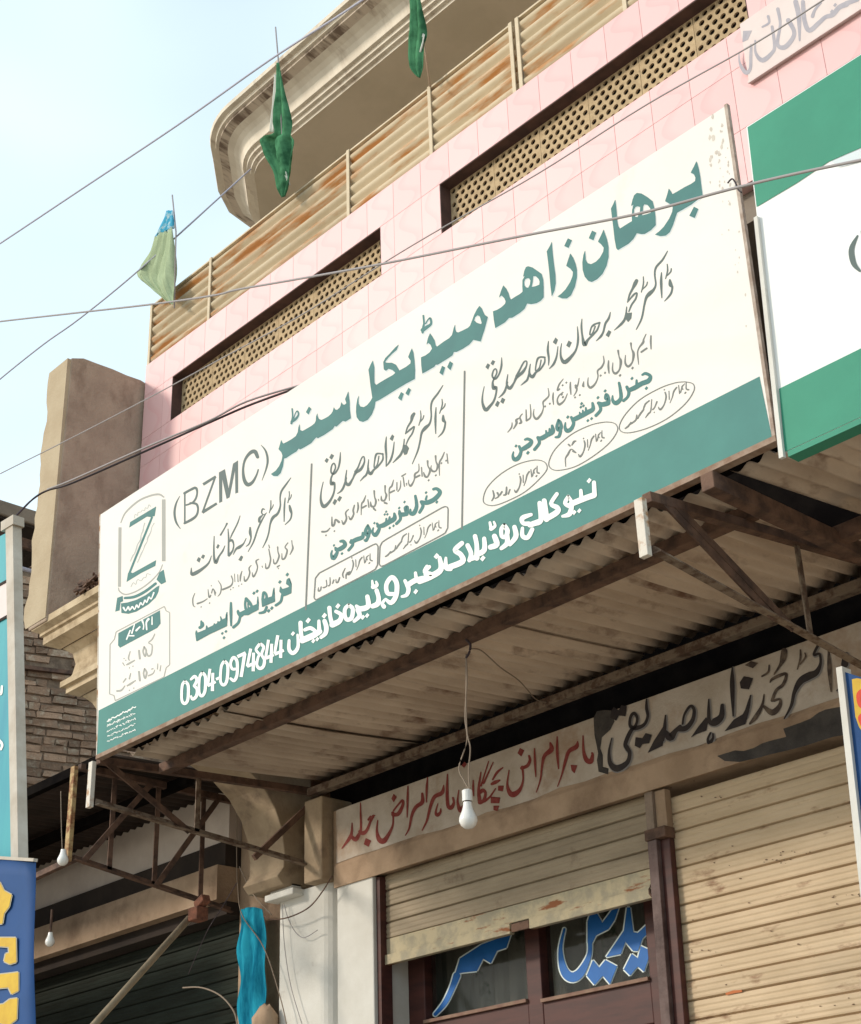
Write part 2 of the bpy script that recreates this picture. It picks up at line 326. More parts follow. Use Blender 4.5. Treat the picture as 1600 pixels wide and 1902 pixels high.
CRED3 = parse('''
@1030 600 8
S1438,190,20 1435,280,26 1440,385,14;S1365,165,12 1330,240,20 1320,290,34 1265,360,20 1240,430,18 1245,520,18 1255,615,8;S1295,430,26 1375,375,26;S1140,300,28 1150,380,16 1180,460,38 1160,580,22 1100,645,34 1055,590,24 1060,480,10;S1160,665,34 1168,672,30
S950,410,28 965,500,16 990,570,38 970,690,22 910,750,34 868,700,22 872,590,10;S975,775,34 983,780,30;S808,560,16 805,650,28 815,745,14;S730,490,10 740,580,20 700,660,26 645,710,22 650,800,16 610,900,24 540,960,34 500,910,24 505,810,8;S690,780,28 755,740,26
S440,870,10 430,930,34 445,945,14;S370,820,10 350,920,20 320,960,30;S320,930,36 335,1000,22 290,1085,10;S310,1105,26 380,1070,26;S240,880,16 240,960,26 248,1060,14
S135,830,8 75,910,20 45,1000,20 80,980,20;S130,1030,16 70,1080,18 45,1150,20 75,1210,34 150,1150,20 195,1050,10;S125,925,26 180,885,24;S110,1060,30 130,1100,30
@890 640 7.925
S1095,710,14 1090,790,24 1100,880,12;S1020,645,10 1030,750,18 980,810,24 945,850,22 950,930,14 920,1020,24 850,1095,34 805,1040,22 812,950,8;S975,910,26 1045,870,24
S755,880,10 765,1000,18 755,1080,20 700,1120,24;S700,1120,24 695,960,14;S640,1020,12 605,1070,18 625,1140,30 600,1160,24;S600,1080,14 550,1110,30 555,1160,30 510,1240,12;S490,1150,10 480,1220,20 425,1290,10
''')
CRED1 = parse('''
@350 990 7.619
S1465,110,14 1470,160,12 1480,220,24 1440,305,10;S1410,140,14 1370,200,16 1400,250,22 1370,350,24 1330,370,20 1325,290,8;S1265,200,20 1270,270,14 1285,330,22 1250,420,22 1215,430,22 1205,370,8;S1260,480,20 1290,460,16;S1275,500,16 1278,505,14
S1140,230,14 1155,310,18 1165,380,20 1140,480,22 1100,500,22 1095,430,8;S1140,170,12 1150,210,14;S1045,470,14 1050,490,8;S1000,370,10 960,400,22 980,480,16 960,560,18 920,620,24 905,560,8
S890,460,10 860,500,18 870,570,20 840,650,20 800,680,24 790,610,8;S760,540,10 740,610,22 735,680,14;S700,590,10 705,690,12;S715,750,16 755,725,16;S655,580,8 660,690,10;S610,610,16 630,680,14 600,750,22 490,800,26;S600,800,16 635,775,16
S420,670,6 465,750,14 455,850,14 415,900,6;S385,850,20 350,790,14 330,850,14;S280,800,8 295,910,20 320,880,14;S270,930,8 210,970,18 130,1000,24;S370,830,14 380,880,14;S300,990,18 304,995,14;S180,1045,16 184,1050,14;S325,745,14 328,750,12;S95,850,6 65,930,14 70,1020,14 100,1050,6
''')
SPEC = parse('''
@590 840 6.4
S1380,440,24 1420,435,30 1458,480,40 1390,560,46 1300,600,46 1240,590,30;S1290,560,20 1300,520,12;S1235,590,30 1255,640,30 1215,715,26;S1290,475,22 1294,485,22;S1418,590,24 1422,596,22;S1165,520,22 1180,640,34 1150,720,44 1110,730,34 1105,680,12
S1065,720,34 1070,650,24 1040,660,20 1050,700,28;S1060,735,40 990,740,44 975,700,20;S985,750,30 985,800,26 940,850,26;S970,660,20 974,666,20;S1033,590,20 1038,594,20;S915,730,20 915,790,46 850,830,50 780,870,46 720,880,30;S860,770,12 850,810,18;S820,790,12 815,840,18;S800,740,18 832,738,18;S815,705,18 819,709,18
S710,850,22 735,910,30 690,985,40 655,950,22 665,900,8;S675,840,18 679,845,18;S860,900,20 905,875,20;S600,870,20 572,940,34 598,985,40 622,930,28 600,875,20;S612,990,26 580,1050,28 560,1045,14
S540,960,20 535,1010,40 460,1040,44 400,1070,36;S405,1050,26 420,1100,26 370,1165,24;S275,1060,22 310,1060,34 328,1105,40 270,1150,44 220,1160,26;S215,1140,22 235,1190,28 190,1260,44 165,1215,20 175,1170,8;S290,1203,22 294,1208,20;S195,1105,18 199,1110,18
@1030 600 8
S1310,770,20 1360,750,34 1430,790,40 1400,860,60 1300,900,60 1200,960,60 1110,1000,50;S1225,850,18 1225,920,30;S1080,950,34 1110,1030,36 1090,1100,30 1030,1155,30;S1155,820,32 1158,826,30;S1368,965,34 1372,972,32;S965,890,26 985,1000,36 990,1120,44 920,1190,56 870,1150,34 868,1080,8
S810,1160,44 800,1080,26 770,1060,24 760,1120,26 800,1140,30;S800,1190,60 720,1210,60 660,1190,40;S670,1200,36 690,1290,34 620,1375,34;S755,1005,30 759,1012,30;S648,1105,30 652,1112,28;S570,1190,24 575,1280,50 490,1330,60 400,1380,60 300,1430,56;S470,1260,14 475,1320,24;S425,1300,12 430,1350,20;S380,1330,12 385,1370,20
S405,1195,30 409,1200,26;S395,1250,26 435,1230,26;S255,1400,28 290,1480,36;S200,1395,32 204,1400,28;S500,1450,28 555,1420,28
@890 640 7.925
S1370,1080,26 1395,1160,34 1360,1240,44 1300,1270,50 1270,1220,30 1275,1150,8;S1175,1110,24 1150,1200,34 1170,1250,54 1210,1220,46 1200,1140,28 1170,1115,24;S1205,1270,34 1180,1350,34 1130,1365,20
S1080,1195,26 1085,1280,60 1010,1330,56 920,1380,56 870,1370,36;S1040,1240,14 1040,1290,20;S990,1270,14 995,1310,20;S870,1370,34 890,1450,34 820,1545,34;S680,1400,20 720,1390,34 775,1420,36 750,1470,56 680,1520,56 620,1550,40;S595,1500,28 620,1580,34 580,1670,50 525,1690,50 500,1640,26 510,1580,8;S720,1590,36 724,1596,34;S545,1490,28 549,1495,26
@350 990 7.619
P1430,640 1460,720 1455,850 1390,880 1340,895 1325,860 1295,830 1305,760 1330,800 1400,780 1440,760 1420,740 1390,720 1400,660;S1330,880,24 1310,970,26 1240,1025,26;S1400,585,34 1405,592,30;S1295,690,32 1299,697,30
P1215,775 1220,870 1225,970 1150,1000 1050,1045 1040,930 1090,935 1190,900 1200,830;S1055,930,26 1065,850,26 1090,850,24 1110,900,24 1100,950,26;S1110,1050,24 1080,1115,30 1010,1135,20;S1138,1100,34 1140,1104,30;S1182,1062,34 1185,1066,30
P985,900 995,1000 990,1085 900,1130 850,1160 790,1160 735,1200 700,1150 690,1110 705,1090 730,1130 800,1095 830,1075 905,1040 975,1010;S820,930,30 870,990,34 905,1050,24;S820,930,26 805,1000,20 812,1070,24;S845,1000,8 850,1060,10;S928,850,30 932,855,28;S973,822,30 977,826,28
S735,1180,22 710,1270,26 640,1335,28;S605,990,18 605,1130,30 608,1310,14
P550,1120 550,1230 545,1315 440,1365 300,1430 210,1480 120,1530 105,1420 115,1380 130,1420 250,1370 260,1310 275,1350 360,1310 370,1280 385,1300 415,1280 420,1250 440,1265 465,1240 455,1180 480,1230 530,1210 540,1150;S185,1250,14 185,1330,20;S165,1340,32 210,1310,22 205,1270,14;S480,1420,24 484,1424,22;S532,1392,24 536,1396,22;S505,1480,26 508,1486,22
''')
MOTIF = parse('''
@590 840 6.4
S1470,900,18 1445,885,16 1445,810,8;S1430,830,8 1400,860,16 1410,890,12;S1440,925,16 1430,935,14;S1405,850,12 1385,920,14;S1365,840,10 1375,930,12;S1345,860,16 1315,900,18 1300,960,12 1275,1020,8;S1265,890,10 1268,980,12;S1225,900,16 1235,950,18 1215,1030,14 1175,1080,22 1155,1050,10;S1215,868,16 1218,872,14
''')
MOTIF2 = parse('''
@590 840 6.4
S1140,990,16 1115,1050,14 1095,1070,16;S1085,960,10 1075,1080,14 1050,1110,18 1020,1150,8;S1110,1100,14 1113,1103,12;S1060,970,14 1020,1000,18 1000,1050,16;S1000,1060,18 960,1110,20 940,1150,12;S930,1110,14 920,1160,18 880,1190,18 860,1200,14;S870,1180,12 840,1220,20 810,1240,16
''')
AX, AY = 821.25, 980.6
def aff(tx, ty, sx, sy, m): return lambda x, y: (tx + (x - AX) * sx, ty + (y - AY) * sy + (x - AX) * m)
OVALS = MOTIF + MOTIF2 + mapped(MOTIF, aff(693.1, 1041.6, .95, .95, 0.02)) + mapped(MOTIF + MOTIF2, aff(1281.6, 723.6, 1.142, 1.1, -.131)) + mapped(MOTIF, aff(1124, 812.9, .96, 1, -.15)) + mapped(MOTIF, aff(1003.4, 878.5, .93, 1, -.16)) + parse('''
@590 840 6.4
S385,1420,14 345,1450,18 340,1500,14;S330,1380,10 300,1450,16 310,1490,14;S265,1490,14 245,1540,18 225,1550,14 220,1510,8;S195,1520,16 180,1560,14;S150,1490,10 150,1570,14 130,1590,14;S105,1520,10 110,1590,12 70,1610,16;S45,1600,12 35,1640,16 10,1650,14 12,1610,8
L1480,660,14 1520,645,14 1548,655,14 1555,680,14 1550,900,14 1520,960,14 1480,985,14 800,1345,14 755,1358,14 735,1330,14 745,1120,14 770,1070,14 830,1030,14 1480,660,14
@890 640 7.925
S1430,1420,14 1400,1430,28 1370,1480,16;S1390,1570,32 1420,1590,16;S1430,1590,14 1360,1540,16 1310,1620,26 1275,1680,16 1280,1795,10;S1320,1470,24 1340,1490,24
@780 890 4.706
S790,90,10 775,130,12;S760,70,12 755,130,16 735,140,12;S720,110,14 700,140,12;S680,120,16 690,150,12 660,170,8;S640,100,10 650,150,14 630,190,8
@0 0 1
L693.5,1012,2.2 699.4,1010,2.2 702.8,1015,2.2 701.7,1049.4,2.2 697.8,1057.2,2.2 690,1061.9,2.2 587.1,1114.7,2.2 583.9,1110.7,2.2 586.3,1074.1,2.2 593.6,1064.4,2.2 693.5,1012,2.2
L579.4,861,3 568.4,1133.4,3;L863.7,688.7,3 858.6,983.5,3
@880 700 3.81
S1500,35,6 1555,50,6 1560,100,6 1500,190,6 1380,290,6 1240,360,6 1110,395,6 1045,385,6 1035,340,6 1080,260,6 1180,160,6 1320,80,6 1430,42,6 1500,35,6
S980,322,6 1012,340,6 1018,385,6 960,470,6 850,560,6 720,635,6 600,662,6 545,645,6 535,600,6 580,510,6 690,410,6 820,345,6 920,321,6 980,322,6
S480,592,6 512,612,6 520,655,6 470,720,6 370,810,6 260,870,6 150,910,6 85,900,6 70,860,6 100,780,6 190,690,6 310,620,6 420,590,6 480,592,6
''')
BAND = parse('''
@320 1130 6.667
S160,905,40 200,960,38 195,1130,38 155,1180,38 120,1130,34 125,960,34 160,905,40
S235,880,30 280,845,40 308,890,38 275,960,36;S275,960,36 312,1010,38 300,1090,40 255,1125,38 235,1090,26
S375,800,40 413,850,38 408,1020,38 370,1085,38 335,1040,34 340,860,34 375,800,40
L470,750,34 440,960,34;L440,960,38 540,910,34;L505,800,36 500,1025,40
L545,880,34 590,860,34
S650,655,40 690,710,38 680,890,38 640,950,38 600,900,34 610,720,34 650,655,40
S795,750,34 745,750,34 725,680,34 760,610,40 805,660,38 805,820,38 770,895,40 725,870,30
L810,600,40 912,552,40;L900,565,42 880,700,40;L880,700,40 855,850,40
L975,500,36 930,720,34;L930,720,40 1040,670,36;L1010,550,36 1005,780,40
S1090,440,40 1135,480,36 1110,570,34 1145,640,38 1130,720,40 1085,745,40 1050,700,36 1065,610,32 1080,570,34 1040,510,34 1090,440,40
L1195,390,36 1160,610,34;L1160,620,40 1260,575,36;L1235,440,36 1225,675,40
L1310,335,40 1270,560,34;L1270,570,40 1385,520,36;L1350,390,36 1345,615,40
S1450,400,36 1450,510,46 1500,555,50 1560,480,44 1555,330,30;S1495,310,44 1500,318,40
@540 1040 6.154
S115,720,50 120,830,46 135,930,50;S135,920,70 250,870,70 335,820,60;S165,800,40 230,780,44 290,820,40;S325,700,36 330,810,50;S200,690,50 205,697,44;S260,925,40 264,930,36;S305,905,38 309,909,34
S390,700,50 410,770,54 400,840,50 350,885,40;S385,635,50 390,642,44;S445,550,50 455,650,46 480,750,50;S480,740,70 560,700,60 580,630,46 520,590,40;S540,525,48 545,531,44
S670,520,44 712,560,46 700,660,50 650,685,46 622,640,46 625,560,44 665,520,44;S880,420,50 888,530,60 800,560,60 755,530,40;S770,570,56 790,640,50 730,700,40;S825,655,44 829,659,40;S875,635,42 879,639,38
S985,350,50 1008,430,50 998,500,60 940,530,54;S935,240,24 945,310,40;S945,310,50 990,290,40 980,250,24;S1080,455,30 1050,500,40 1070,535,50
S1180,390,44 1110,380,50 1098,280,50 1160,200,54 1215,270,56 1207,410,56 1150,490,54 1090,450,30
S1310,240,40 1350,330,50 1330,400,44 1275,420,30;S1340,290,60 1440,230,60 1600,200,60;S1430,150,36 1440,230,44;S1430,360,46 1436,366,40;S1590,80,40 1545,130,44 1550,190,44
@780 890 4.706
S175,690,36 185,790,50 100,850,54 0,895,46;S65,765,34 45,810,36 95,830,40;S145,670,40 150,676,36
S370,560,40 310,620,44 360,660,44 375,720,50 260,770,50;S230,690,24 230,770,44 270,785,40
S420,580,40 450,650,40 435,710,36;S485,500,40 500,580,40 500,690,48;S500,660,46 565,620,46 565,520,36;S550,690,40 555,696,34;S440,700,40 500,680,44
S655,500,46 675,570,50 620,595,46;S615,380,24 625,430,30;S625,435,36 660,410,26 650,375,20
S740,405,40 768,450,42 755,500,40 720,500,36 715,440,36 740,405,40;S765,490,40 765,560,44 715,605,34
S830,420,40 842,500,46 790,570,36;S975,310,30 900,340,44 905,385,36 955,390,40;S900,430,30 900,495,40 945,510,40 985,440,38;S965,400,46 1040,375,50
S1050,210,40 1060,360,46 990,390,40;S1090,190,44 1110,350,50;S1110,345,50 1200,290,50 1205,250,44 1150,215,36 1200,130,34
S1300,155,36 1272,210,36 1320,235,40 1325,190,30 1300,155,30;S1330,240,40 1310,305,44 1250,325,24;S1330,215,50 1440,170,50 1525,140,50;S1525,30,36 1530,140,40;S1410,100,30 1415,170,36;S1480,10,36 1485,16,32;S1350,290,34 1353,293,30;S1395,275,32 1398,278,28
''')
LOGO_G = parse('''
@185 900 9.056
L335,1720,50 340,1200,50 345,720,50;S360,640,18 440,470,26 650,280,30 850,190,30 1000,165,32 1080,210,24;L1080,250,60 1080,1290,60;S1060,1350,16 1000,1480,18 850,1640,22 650,1780,22 450,1850,22 340,1800,22 320,1740,16
@185 1080 6.137
L740,285,11 760,335,11 800,355,11 800,950,11 760,985,11 735,1090,11 180,1360,11 165,1300,11 115,1285,11 120,720,11 170,660,11 190,575,11 740,285,11
S450,790,22 460,880,22;S510,750,20 533,790,20 520,855,20 497,800,18 510,750,20;S630,600,12 600,660,16 560,700,12 600,730,14 590,830,16 555,850,20 545,820,8;S400,900,14 340,935,22 310,950,16;S350,800,12 330,870,16 340,900,12;S280,880,14 300,900,14;S265,930,14 285,960,10;S340,985,14 343,988,12;S380,965,14 383,968,12
S450,1030,22 460,1130,22;S515,1000,20 538,1040,20 520,1105,20 502,1050,18 515,1000,20;S630,1010,8 610,1050,14 560,1075,18;S595,1000,14 610,995,14;S665,940,10 660,1000,12;S700,960,10 690,1020,12;S410,1130,12 350,1170,22 315,1190,14;S355,1050,12 340,1110,16;S300,1110,16 270,1150,12;S290,1190,10 250,1240,20 200,1250,20;S340,1240,14 343,1243,12;S390,1215,14 393,1218,12
''')
LOGO_T = parse('''
@185 900 9.056
P500,725 515,632 955,368 930,530 860,548 800,540;L888,540,36 500,1500,36;P455,1640 480,1490 520,1475 560,1490 955,1270 940,1370 700,1490
P1080,1430 1120,1640 1040,1680 960,1600 1010,1480
@185 1080 6.137
P180,345 202,187 265,165 270,225 240,240 230,330;S290,190,28 400,175,32 520,115,32 640,25,30;P245,250 320,240 420,210 530,155 655,60 685,45 672,120 640,185 560,262 420,345 330,370 250,360
P215,590 690,330 697,480 660,530 235,757 212,730
''')
LOGO_W = parse('''
@185 1080 6.137
S600,405,12 600,490,16;S560,430,26 535,470,20 540,550,16;S490,450,22 505,500,14 500,545,16;S460,520,18 420,560,22;S400,490,12 370,590,18;S350,560,16 310,660,16;S340,620,14 392,620,16
S275,300,22 300,335,14 330,290,18 345,330,12 375,290,20 400,320,12 425,270,18 445,300,12 470,245,18 495,270,12 520,215,18 540,240,12 565,180,18 590,200,12 620,130,18
''')
LOGO_S = parse('''
@185 900 9.056
S590,560,12 600,500,12 640,520,12 650,470,12 700,460,12 720,430,12 760,440,12 770,390,12 810,400,12 830,340,12 860,370,12;S530,1720,12 570,1650,12 610,1680,12 640,1600,12 700,1620,12 740,1570,12 780,1560,12 800,1500,12 860,1520,12
S760,650,20 740,720,14 730,780,22 700,850,14 690,930,22 640,1010,14 620,1080,20 590,1160,14 560,1200,20 520,1290,14;S920,650,14 880,720,10 860,800,16 810,900,22 800,960,12 760,1030,16 740,1090,10 700,1170,22 670,1240,14 640,1310,14
''')
RED = parse('''
@620 1390 6.4
S220,890,8 215,1000,26 190,1070,38 100,1190,8;S215,1050,30 260,1085,48 300,1030,36 325,960,24 322,780,18 320,650,8;S310,990,30 350,1010,46 395,975,32 440,870,24 470,810,30 490,800,10;S415,850,22 440,815,24;P385,1070 445,1100 415,1170 360,1140
S525,860,10 515,980,24 540,1080,52 590,1105,62 640,1050,42 700,930,22 710,830,18 705,770,36;S705,790,36 770,780,44 822,680,32 820,620,26 770,670,18 715,740,18;P715,545 750,580 715,640 690,600;S885,450,10 880,600,24 875,820,8
S1055,540,24 1055,640,44 980,700,40 930,800,30 900,950,18 855,1035,8;S1118,350,10 1108,480,26 1105,640,8;S1310,440,8 1290,530,44 1200,580,40 1150,700,32 1110,860,22 1055,975,10;S1240,660,8 1215,760,22 1235,795,40 1270,760,24 1275,720,10
S1355,310,10 1350,500,32 1360,680,38 1400,705,48 1430,650,26 1420,590,20;S1490,500,10 1475,640,24 1510,740,54 1540,700,40;S1552,190,50 1556,205,44
@850 1330 5.926
S175,710,10 175,800,20 180,880,10;S260,620,10 235,800,26 245,930,40;S345,500,8 260,770,16;S395,510,8 290,740,18;S250,950,48 290,930,34 310,850,26 280,820,40 245,850,30;S300,940,26 360,890,18 420,800,10
S500,570,10 440,620,24 390,700,16;S465,710,16 420,730,38 380,750,26;P450,770 510,770 500,830 450,820;P370,890 470,900 460,960 370,960;P400,990 460,990 440,1045 400,1035
S570,600,8 550,750,20 575,840,46 620,865,60 690,810,36 725,700,16 715,560,24;S710,575,34 770,550,34 800,490,28 790,440,20;P690,355 735,380 705,445 665,410;S850,360,10 855,500,24 865,670,8
S1025,300,20 1035,370,52 960,440,36 935,540,22 915,700,14 870,840,6;S1100,230,10 1100,400,28 1115,580,10;S1325,280,8 1310,340,46 1230,390,38 1190,500,30 1150,650,14 1105,775,8;P1250,540 1320,545 1290,630 1260,600;S1385,220,10 1390,380,26 1420,480,48 1470,500,52 1490,430,26 1485,410,20
''')
BLACKT = parse('''
@1100 1240 6.4
P260,470 320,510 350,450 415,460 400,580 320,570 290,630 220,600 230,520
S650,380,16 650,480,34 665,580,32 620,680,36 520,720,52 455,690,34 460,590,32 500,545,36 540,600,30 520,690,32 460,760,46 400,900,46 420,960,52 450,1020,42 420,1130,52 300,1200,80 220,1140,50 205,1000,28 235,840,10
P640,780 710,800 680,900 600,910 570,960 510,930 520,830 600,840
S875,570,14 865,720,42 840,860,46;P665,1015 740,870 850,700 870,760 840,930;S870,760,44 930,830,90 990,760,54 1050,700,40;S1030,730,60 1120,720,60 1200,620,46 1215,500,36 1170,460,32 1100,560,24 1080,670,22
P1180,830 1270,700 1360,590 1385,640 1360,750 1250,790;S1390,380,14 1390,520,36 1400,640,46 1460,650,90 1540,580,70 1550,450,40;S1410,780,22 1380,850,28 1400,900,42 1440,840,28 1440,790,18
@1300 1170 5.333
S325,370,10 325,550,46 335,850,14;P250,1005 340,890 440,830 490,680 495,800 455,935;S505,650,10 485,760,32 450,850,50;P440,460 530,480 490,590 410,580 400,520
S1190,130,26 1140,220,24 1140,250,24 1190,240,22 1200,330,26 1160,420,54 1080,460,74 1000,510,64 940,620,36 910,750,28 840,880,10;S1450,250,60 1440,340,70;S1380,590,20 1360,600,10
''')
FADET = parse('''
@1300 1170 5.333
S640,640,8 620,750,26 560,860,44 500,930,20;S640,760,26 720,820,60 790,760,42 800,690,22 740,700,28;S720,700,30 760,600,28 830,540,32 860,440,26 800,450,32 720,490,26 700,520,10;S740,440,12 800,350,28 830,280,62 840,210,60
S690,350,10 680,420,20 620,460,16;P450,350 510,310 580,330 530,380;S1000,200,14 1000,280,20 970,390,10;S1000,340,14 1050,270,18 1045,230,12;S1280,190,16 1290,400,44 1305,610,12
''')
SCRAPES = parse('''
@1300 1170 5.333
P175,1250 350,1195 440,1200 540,1170 620,1125 700,1100 860,1060 830,980 1000,920 1100,880 1180,820 1250,790 1380,765 1450,760 1460,1040 1330,1060 1200,1100 1050,1150 900,1190 700,1235 600,1265 400,1310 250,1300
@1100 1240 6.4
P20,600 60,520 150,505 230,510 270,640 220,740 120,830 100,960 130,1040 130,1180 200,1200 190,1270 80,1240 60,1100 75,1020 30,800
''')
WBLUE = parse('''
@780 1640 3.478
S100,850,20 160,780,30 210,680,34 240,600,44;P230,590 260,490 400,400 560,340 590,330 560,420 500,440 460,520 410,490 370,570 280,580
S935,300,14 910,430,24 930,560,48 980,610,62 1040,580,54 1095,470,28 1100,380,26;P1085,390 1085,250 1120,150 1180,260 1240,180 1290,150 1260,240 1220,300 1140,340 1110,400
P1080,600 1120,500 1160,550 1200,500 1275,540 1230,655 1185,600 1130,660;P1205,480 1320,310 1340,160 1360,160 1380,320 1410,325 1500,240 1500,300 1440,360 1410,440 1380,440 1330,380 1300,460;P1320,560 1370,460 1410,490 1430,410 1495,440 1450,575 1410,540 1360,600
''')
PLAQ = parse('''
@1360 0 6.667
S90,640,10 100,780,32 170,895,54 228,850,38 235,700,38 240,560,30;P140,380 250,375 200,490 130,520;S290,500,20 295,650,32 380,745,60 500,650,44 530,560,40 500,330,36;S570,110,44 600,300,34 565,540,44 650,585,60 750,480,54 770,380,50 700,250,60
S790,20,60 830,200,60 840,500,20;S880,20,50 900,250,54 960,375,60 1080,280,54 1160,210,50 1250,180,60 1330,90,60 1420,50,70;S450,200,34 460,280,28 380,330,24;S1100,30,34 1030,120,34 1000,200,44;S1240,140,40 1280,60,40;S1420,40,60 1560,-10,50
''')
# ---------------------------------------------------------------- materials
pink = None
def tile_material():
    m = bpy.data.materials.new('pink glazed tile'); m.use_nodes = True; n = m.node_tree; L = n.links; P = n.nodes['Principled BSDF']
    P.inputs['Roughness'].default_value = .35; P.inputs['Specular IOR Level'].default_value = .35
    tc = n.nodes.new('ShaderNodeTexCoord'); sp = n.nodes.new('ShaderNodeSeparateXYZ'); L.new(tc.outputs['Object'], sp.inputs[0])
    oi = n.nodes.new('ShaderNodeObjectInfo')
    def M(op, a, b=None):
        x = n.nodes.new('ShaderNodeMath'); x.operation = op
        for i, v in enumerate((a, b)):
            if v is None: continue
            if isinstance(v, (int, float)): x.inputs[i].default_value = v
            else: L.new(v, x.inputs[i])
        return x.outputs[0]
    s = M('SINE', M('MULTIPLY', sp.outputs[2], 6.283)); d = M('SUBTRACT', M('SUBTRACT', sp.outputs[0], .5), M('MULTIPLY', s, .3))
    r = n.nodes.new('ShaderNodeMapRange'); r.inputs['From Min'].default_value = -.04; r.inputs['From Max'].default_value = .3; L.new(d, r.inputs[0])
    r.inputs['To Min'].default_value = 1; r.inputs['To Max'].default_value = 0
    e = n.nodes.new('ShaderNodeMapRange'); e.inputs['From Min'].default_value = -.04; e.inputs['From Max'].default_value = 0; L.new(d, e.inputs[0])
    f = M('MULTIPLY', r.outputs[0], e.outputs[0])
    x = n.nodes.new('ShaderNodeMix'); x.data_type = 'RGBA'; L.new(f, x.inputs[0]); x.inputs[6].default_value = (.80, .50, .49, 1); x.inputs[7].default_value = (.78, .44, .435, 1)
    hs = n.nodes.new('ShaderNodeHueSaturation'); L.new(x.outputs[2], hs.inputs['Color']); L.new(M('ADD', M('MULTIPLY', oi.outputs['Random'], .09), .93), hs.inputs['Value'])
    L.new(hs.outputs[0], P.inputs['Base Color']); return m
M_tile = tile_material()
M_joint = mat('tile joint', (.77, .50, .48), (.68, .44, .42), scale=20)
M_revshade = mat('shade dark reveal', (.10, .055, .045), (.06, .035, .03), scale=8)  # reveals coloured dark to stand in for the deep shade inside the openings
M_jali = mat('cement jali', (.50, .37, .22), (.40, .29, .17), rough=.95, scale=30, bump=.3, bscale=150, hue=.07)
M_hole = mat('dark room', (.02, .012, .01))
M_white = mat('printed flex white', (.77, .73, .685), (.73, .69, .64), rough=.6, scale=1.6, lo=.35, hi=.7, dirt=(.60, .54, .47), dscale=2.2, dlo=.62, dhi=.85, bump=.5, bscale=2.2)
M_teal = mat('printed teal', (.055, .215, .19), (.048, .19, .17), rough=.6, scale=3)
M_tealt = mat('teal lettering', (.048, .175, .165), (.043, .155, .15), rough=.6, scale=9)
M_gt = mat('grey green lettering', (.09, .125, .12), rough=.6)
M_gs = mat('grey green fine lettering', (.15, .165, .155), rough=.6)
M_glogo = mat('pale grey print', (.34, .34, .31), rough=.6)
M_glight = mat('faint print', (.42, .44, .42), rough=.6)
M_wt = mat('white print', (.83, .84, .80), rough=.6)
M_shadowp = mat('pale print edge', (.60, .66, .68), rough=.6)
M_frame = mat('rusty pipe frame', (.34, .25, .19), (.24, .15, .10), rough=.8, scale=18, bump=.3, metal=.2)
M_frame2 = mat('pale painted frame', (.48, .40, .34), (.32, .24, .19), rough=.8, scale=18, metal=.1)
M_green = mat('printed green', (.035, .26, .165), (.030, .235, .15), rough=.6, scale=4, bump=.3, bscale=2.5)
M_white2 = mat('printed cool white', (.80, .81, .80), (.765, .775, .76), rough=.55, scale=2, bump=.3, bscale=2.2)
M_sheet = mat('dirty corrugated sheet', (.68, .555, .44), (.50, .39, .30), rough=.8, scale=5, stretch=(1, .35, 1), lo=.35, hi=.65, dirt=(.19, .11, .075), dscale=6, dlo=.54, dhi=.70, dstretch=(1, .5, 1), bump=.3, bscale=50, hue=.16, metal=.0)
M_steel = mat('rusty brown steel', (.165, .095, .065), (.075, .045, .034), rough=.8, scale=14, bump=.4, metal=.1)
M_steel2 = mat('chalky painted steel', (.22, .165, .12), (.10, .06, .04), rough=.8, scale=22, lo=.45, hi=.6, bump=.4)
M_plate = mat('cream paint over rust', (.66, .60, .52), (.42, .22, .10), rough=.7, scale=16, lo=.5, hi=.62, bump=.3)
M_plas = mat('brown plaster', (.44, .31, .21), (.34, .235, .155), rough=.92, scale=4, dirt=(.20, .13, .085), dscale=3, dlo=.5, dhi=.70, bump=.4, bscale=60)
M_ochre = mat('dusty ochre distemper', (.40, .305, .205), (.30, .22, .145), rough=.92, scale=5, lo=.4, hi=.65, dirt=(.20, .145, .10), dscale=6, dlo=.52, dhi=.7, bump=.3)
M_band = mat('faded painted band', (.52, .45, .38), (.43, .36, .29), rough=.9, scale=5, dirt=(.33, .22, .145), dscale=2.8, dlo=.52, dhi=.68, bump=.25)
M_shadeblk = mat('gap shade black', (.007, .006, .006), (.012, .010, .009), scale=8, spec=0, rough=1)  # near black painted in place of the shade in gaps and under canopies
M_red = mat('dark red sign paint', (.20, .03, .025), (.26, .07, .055), rough=.8, scale=40, lo=.4, hi=.75)
M_blk = mat('black sign paint', (.022, .016, .018), (.035, .025, .022), rough=.6, scale=30)
M_fadet = mat('faded black sign paint', (.06, .042, .035), (.15, .11, .08), rough=.8, scale=22, lo=.45, hi=.62)
M_halo = mat('grey outline paint', (.24, .22, .21), rough=.9)
M_scr = mat('bare grey cement', (.075, .065, .058), (.045, .04, .037), rough=.95, scale=10, bump=.5)
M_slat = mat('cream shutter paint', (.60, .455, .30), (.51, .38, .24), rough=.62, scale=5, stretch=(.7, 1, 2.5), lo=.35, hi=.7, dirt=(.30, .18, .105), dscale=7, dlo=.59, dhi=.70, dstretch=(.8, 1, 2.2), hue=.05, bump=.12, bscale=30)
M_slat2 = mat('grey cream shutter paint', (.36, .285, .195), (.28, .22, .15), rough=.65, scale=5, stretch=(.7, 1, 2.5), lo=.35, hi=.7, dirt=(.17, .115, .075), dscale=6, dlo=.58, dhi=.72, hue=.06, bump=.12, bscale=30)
M_rail = mat('worn rail paint', (.46, .385, .25), (.33, .29, .205), rough=.7, scale=14, lo=.42, hi=.6, dirt=(.24, .085, .03), dscale=9, dlo=.555, dhi=.60, dstretch=(.35, 1, 1.8), bump=.4)
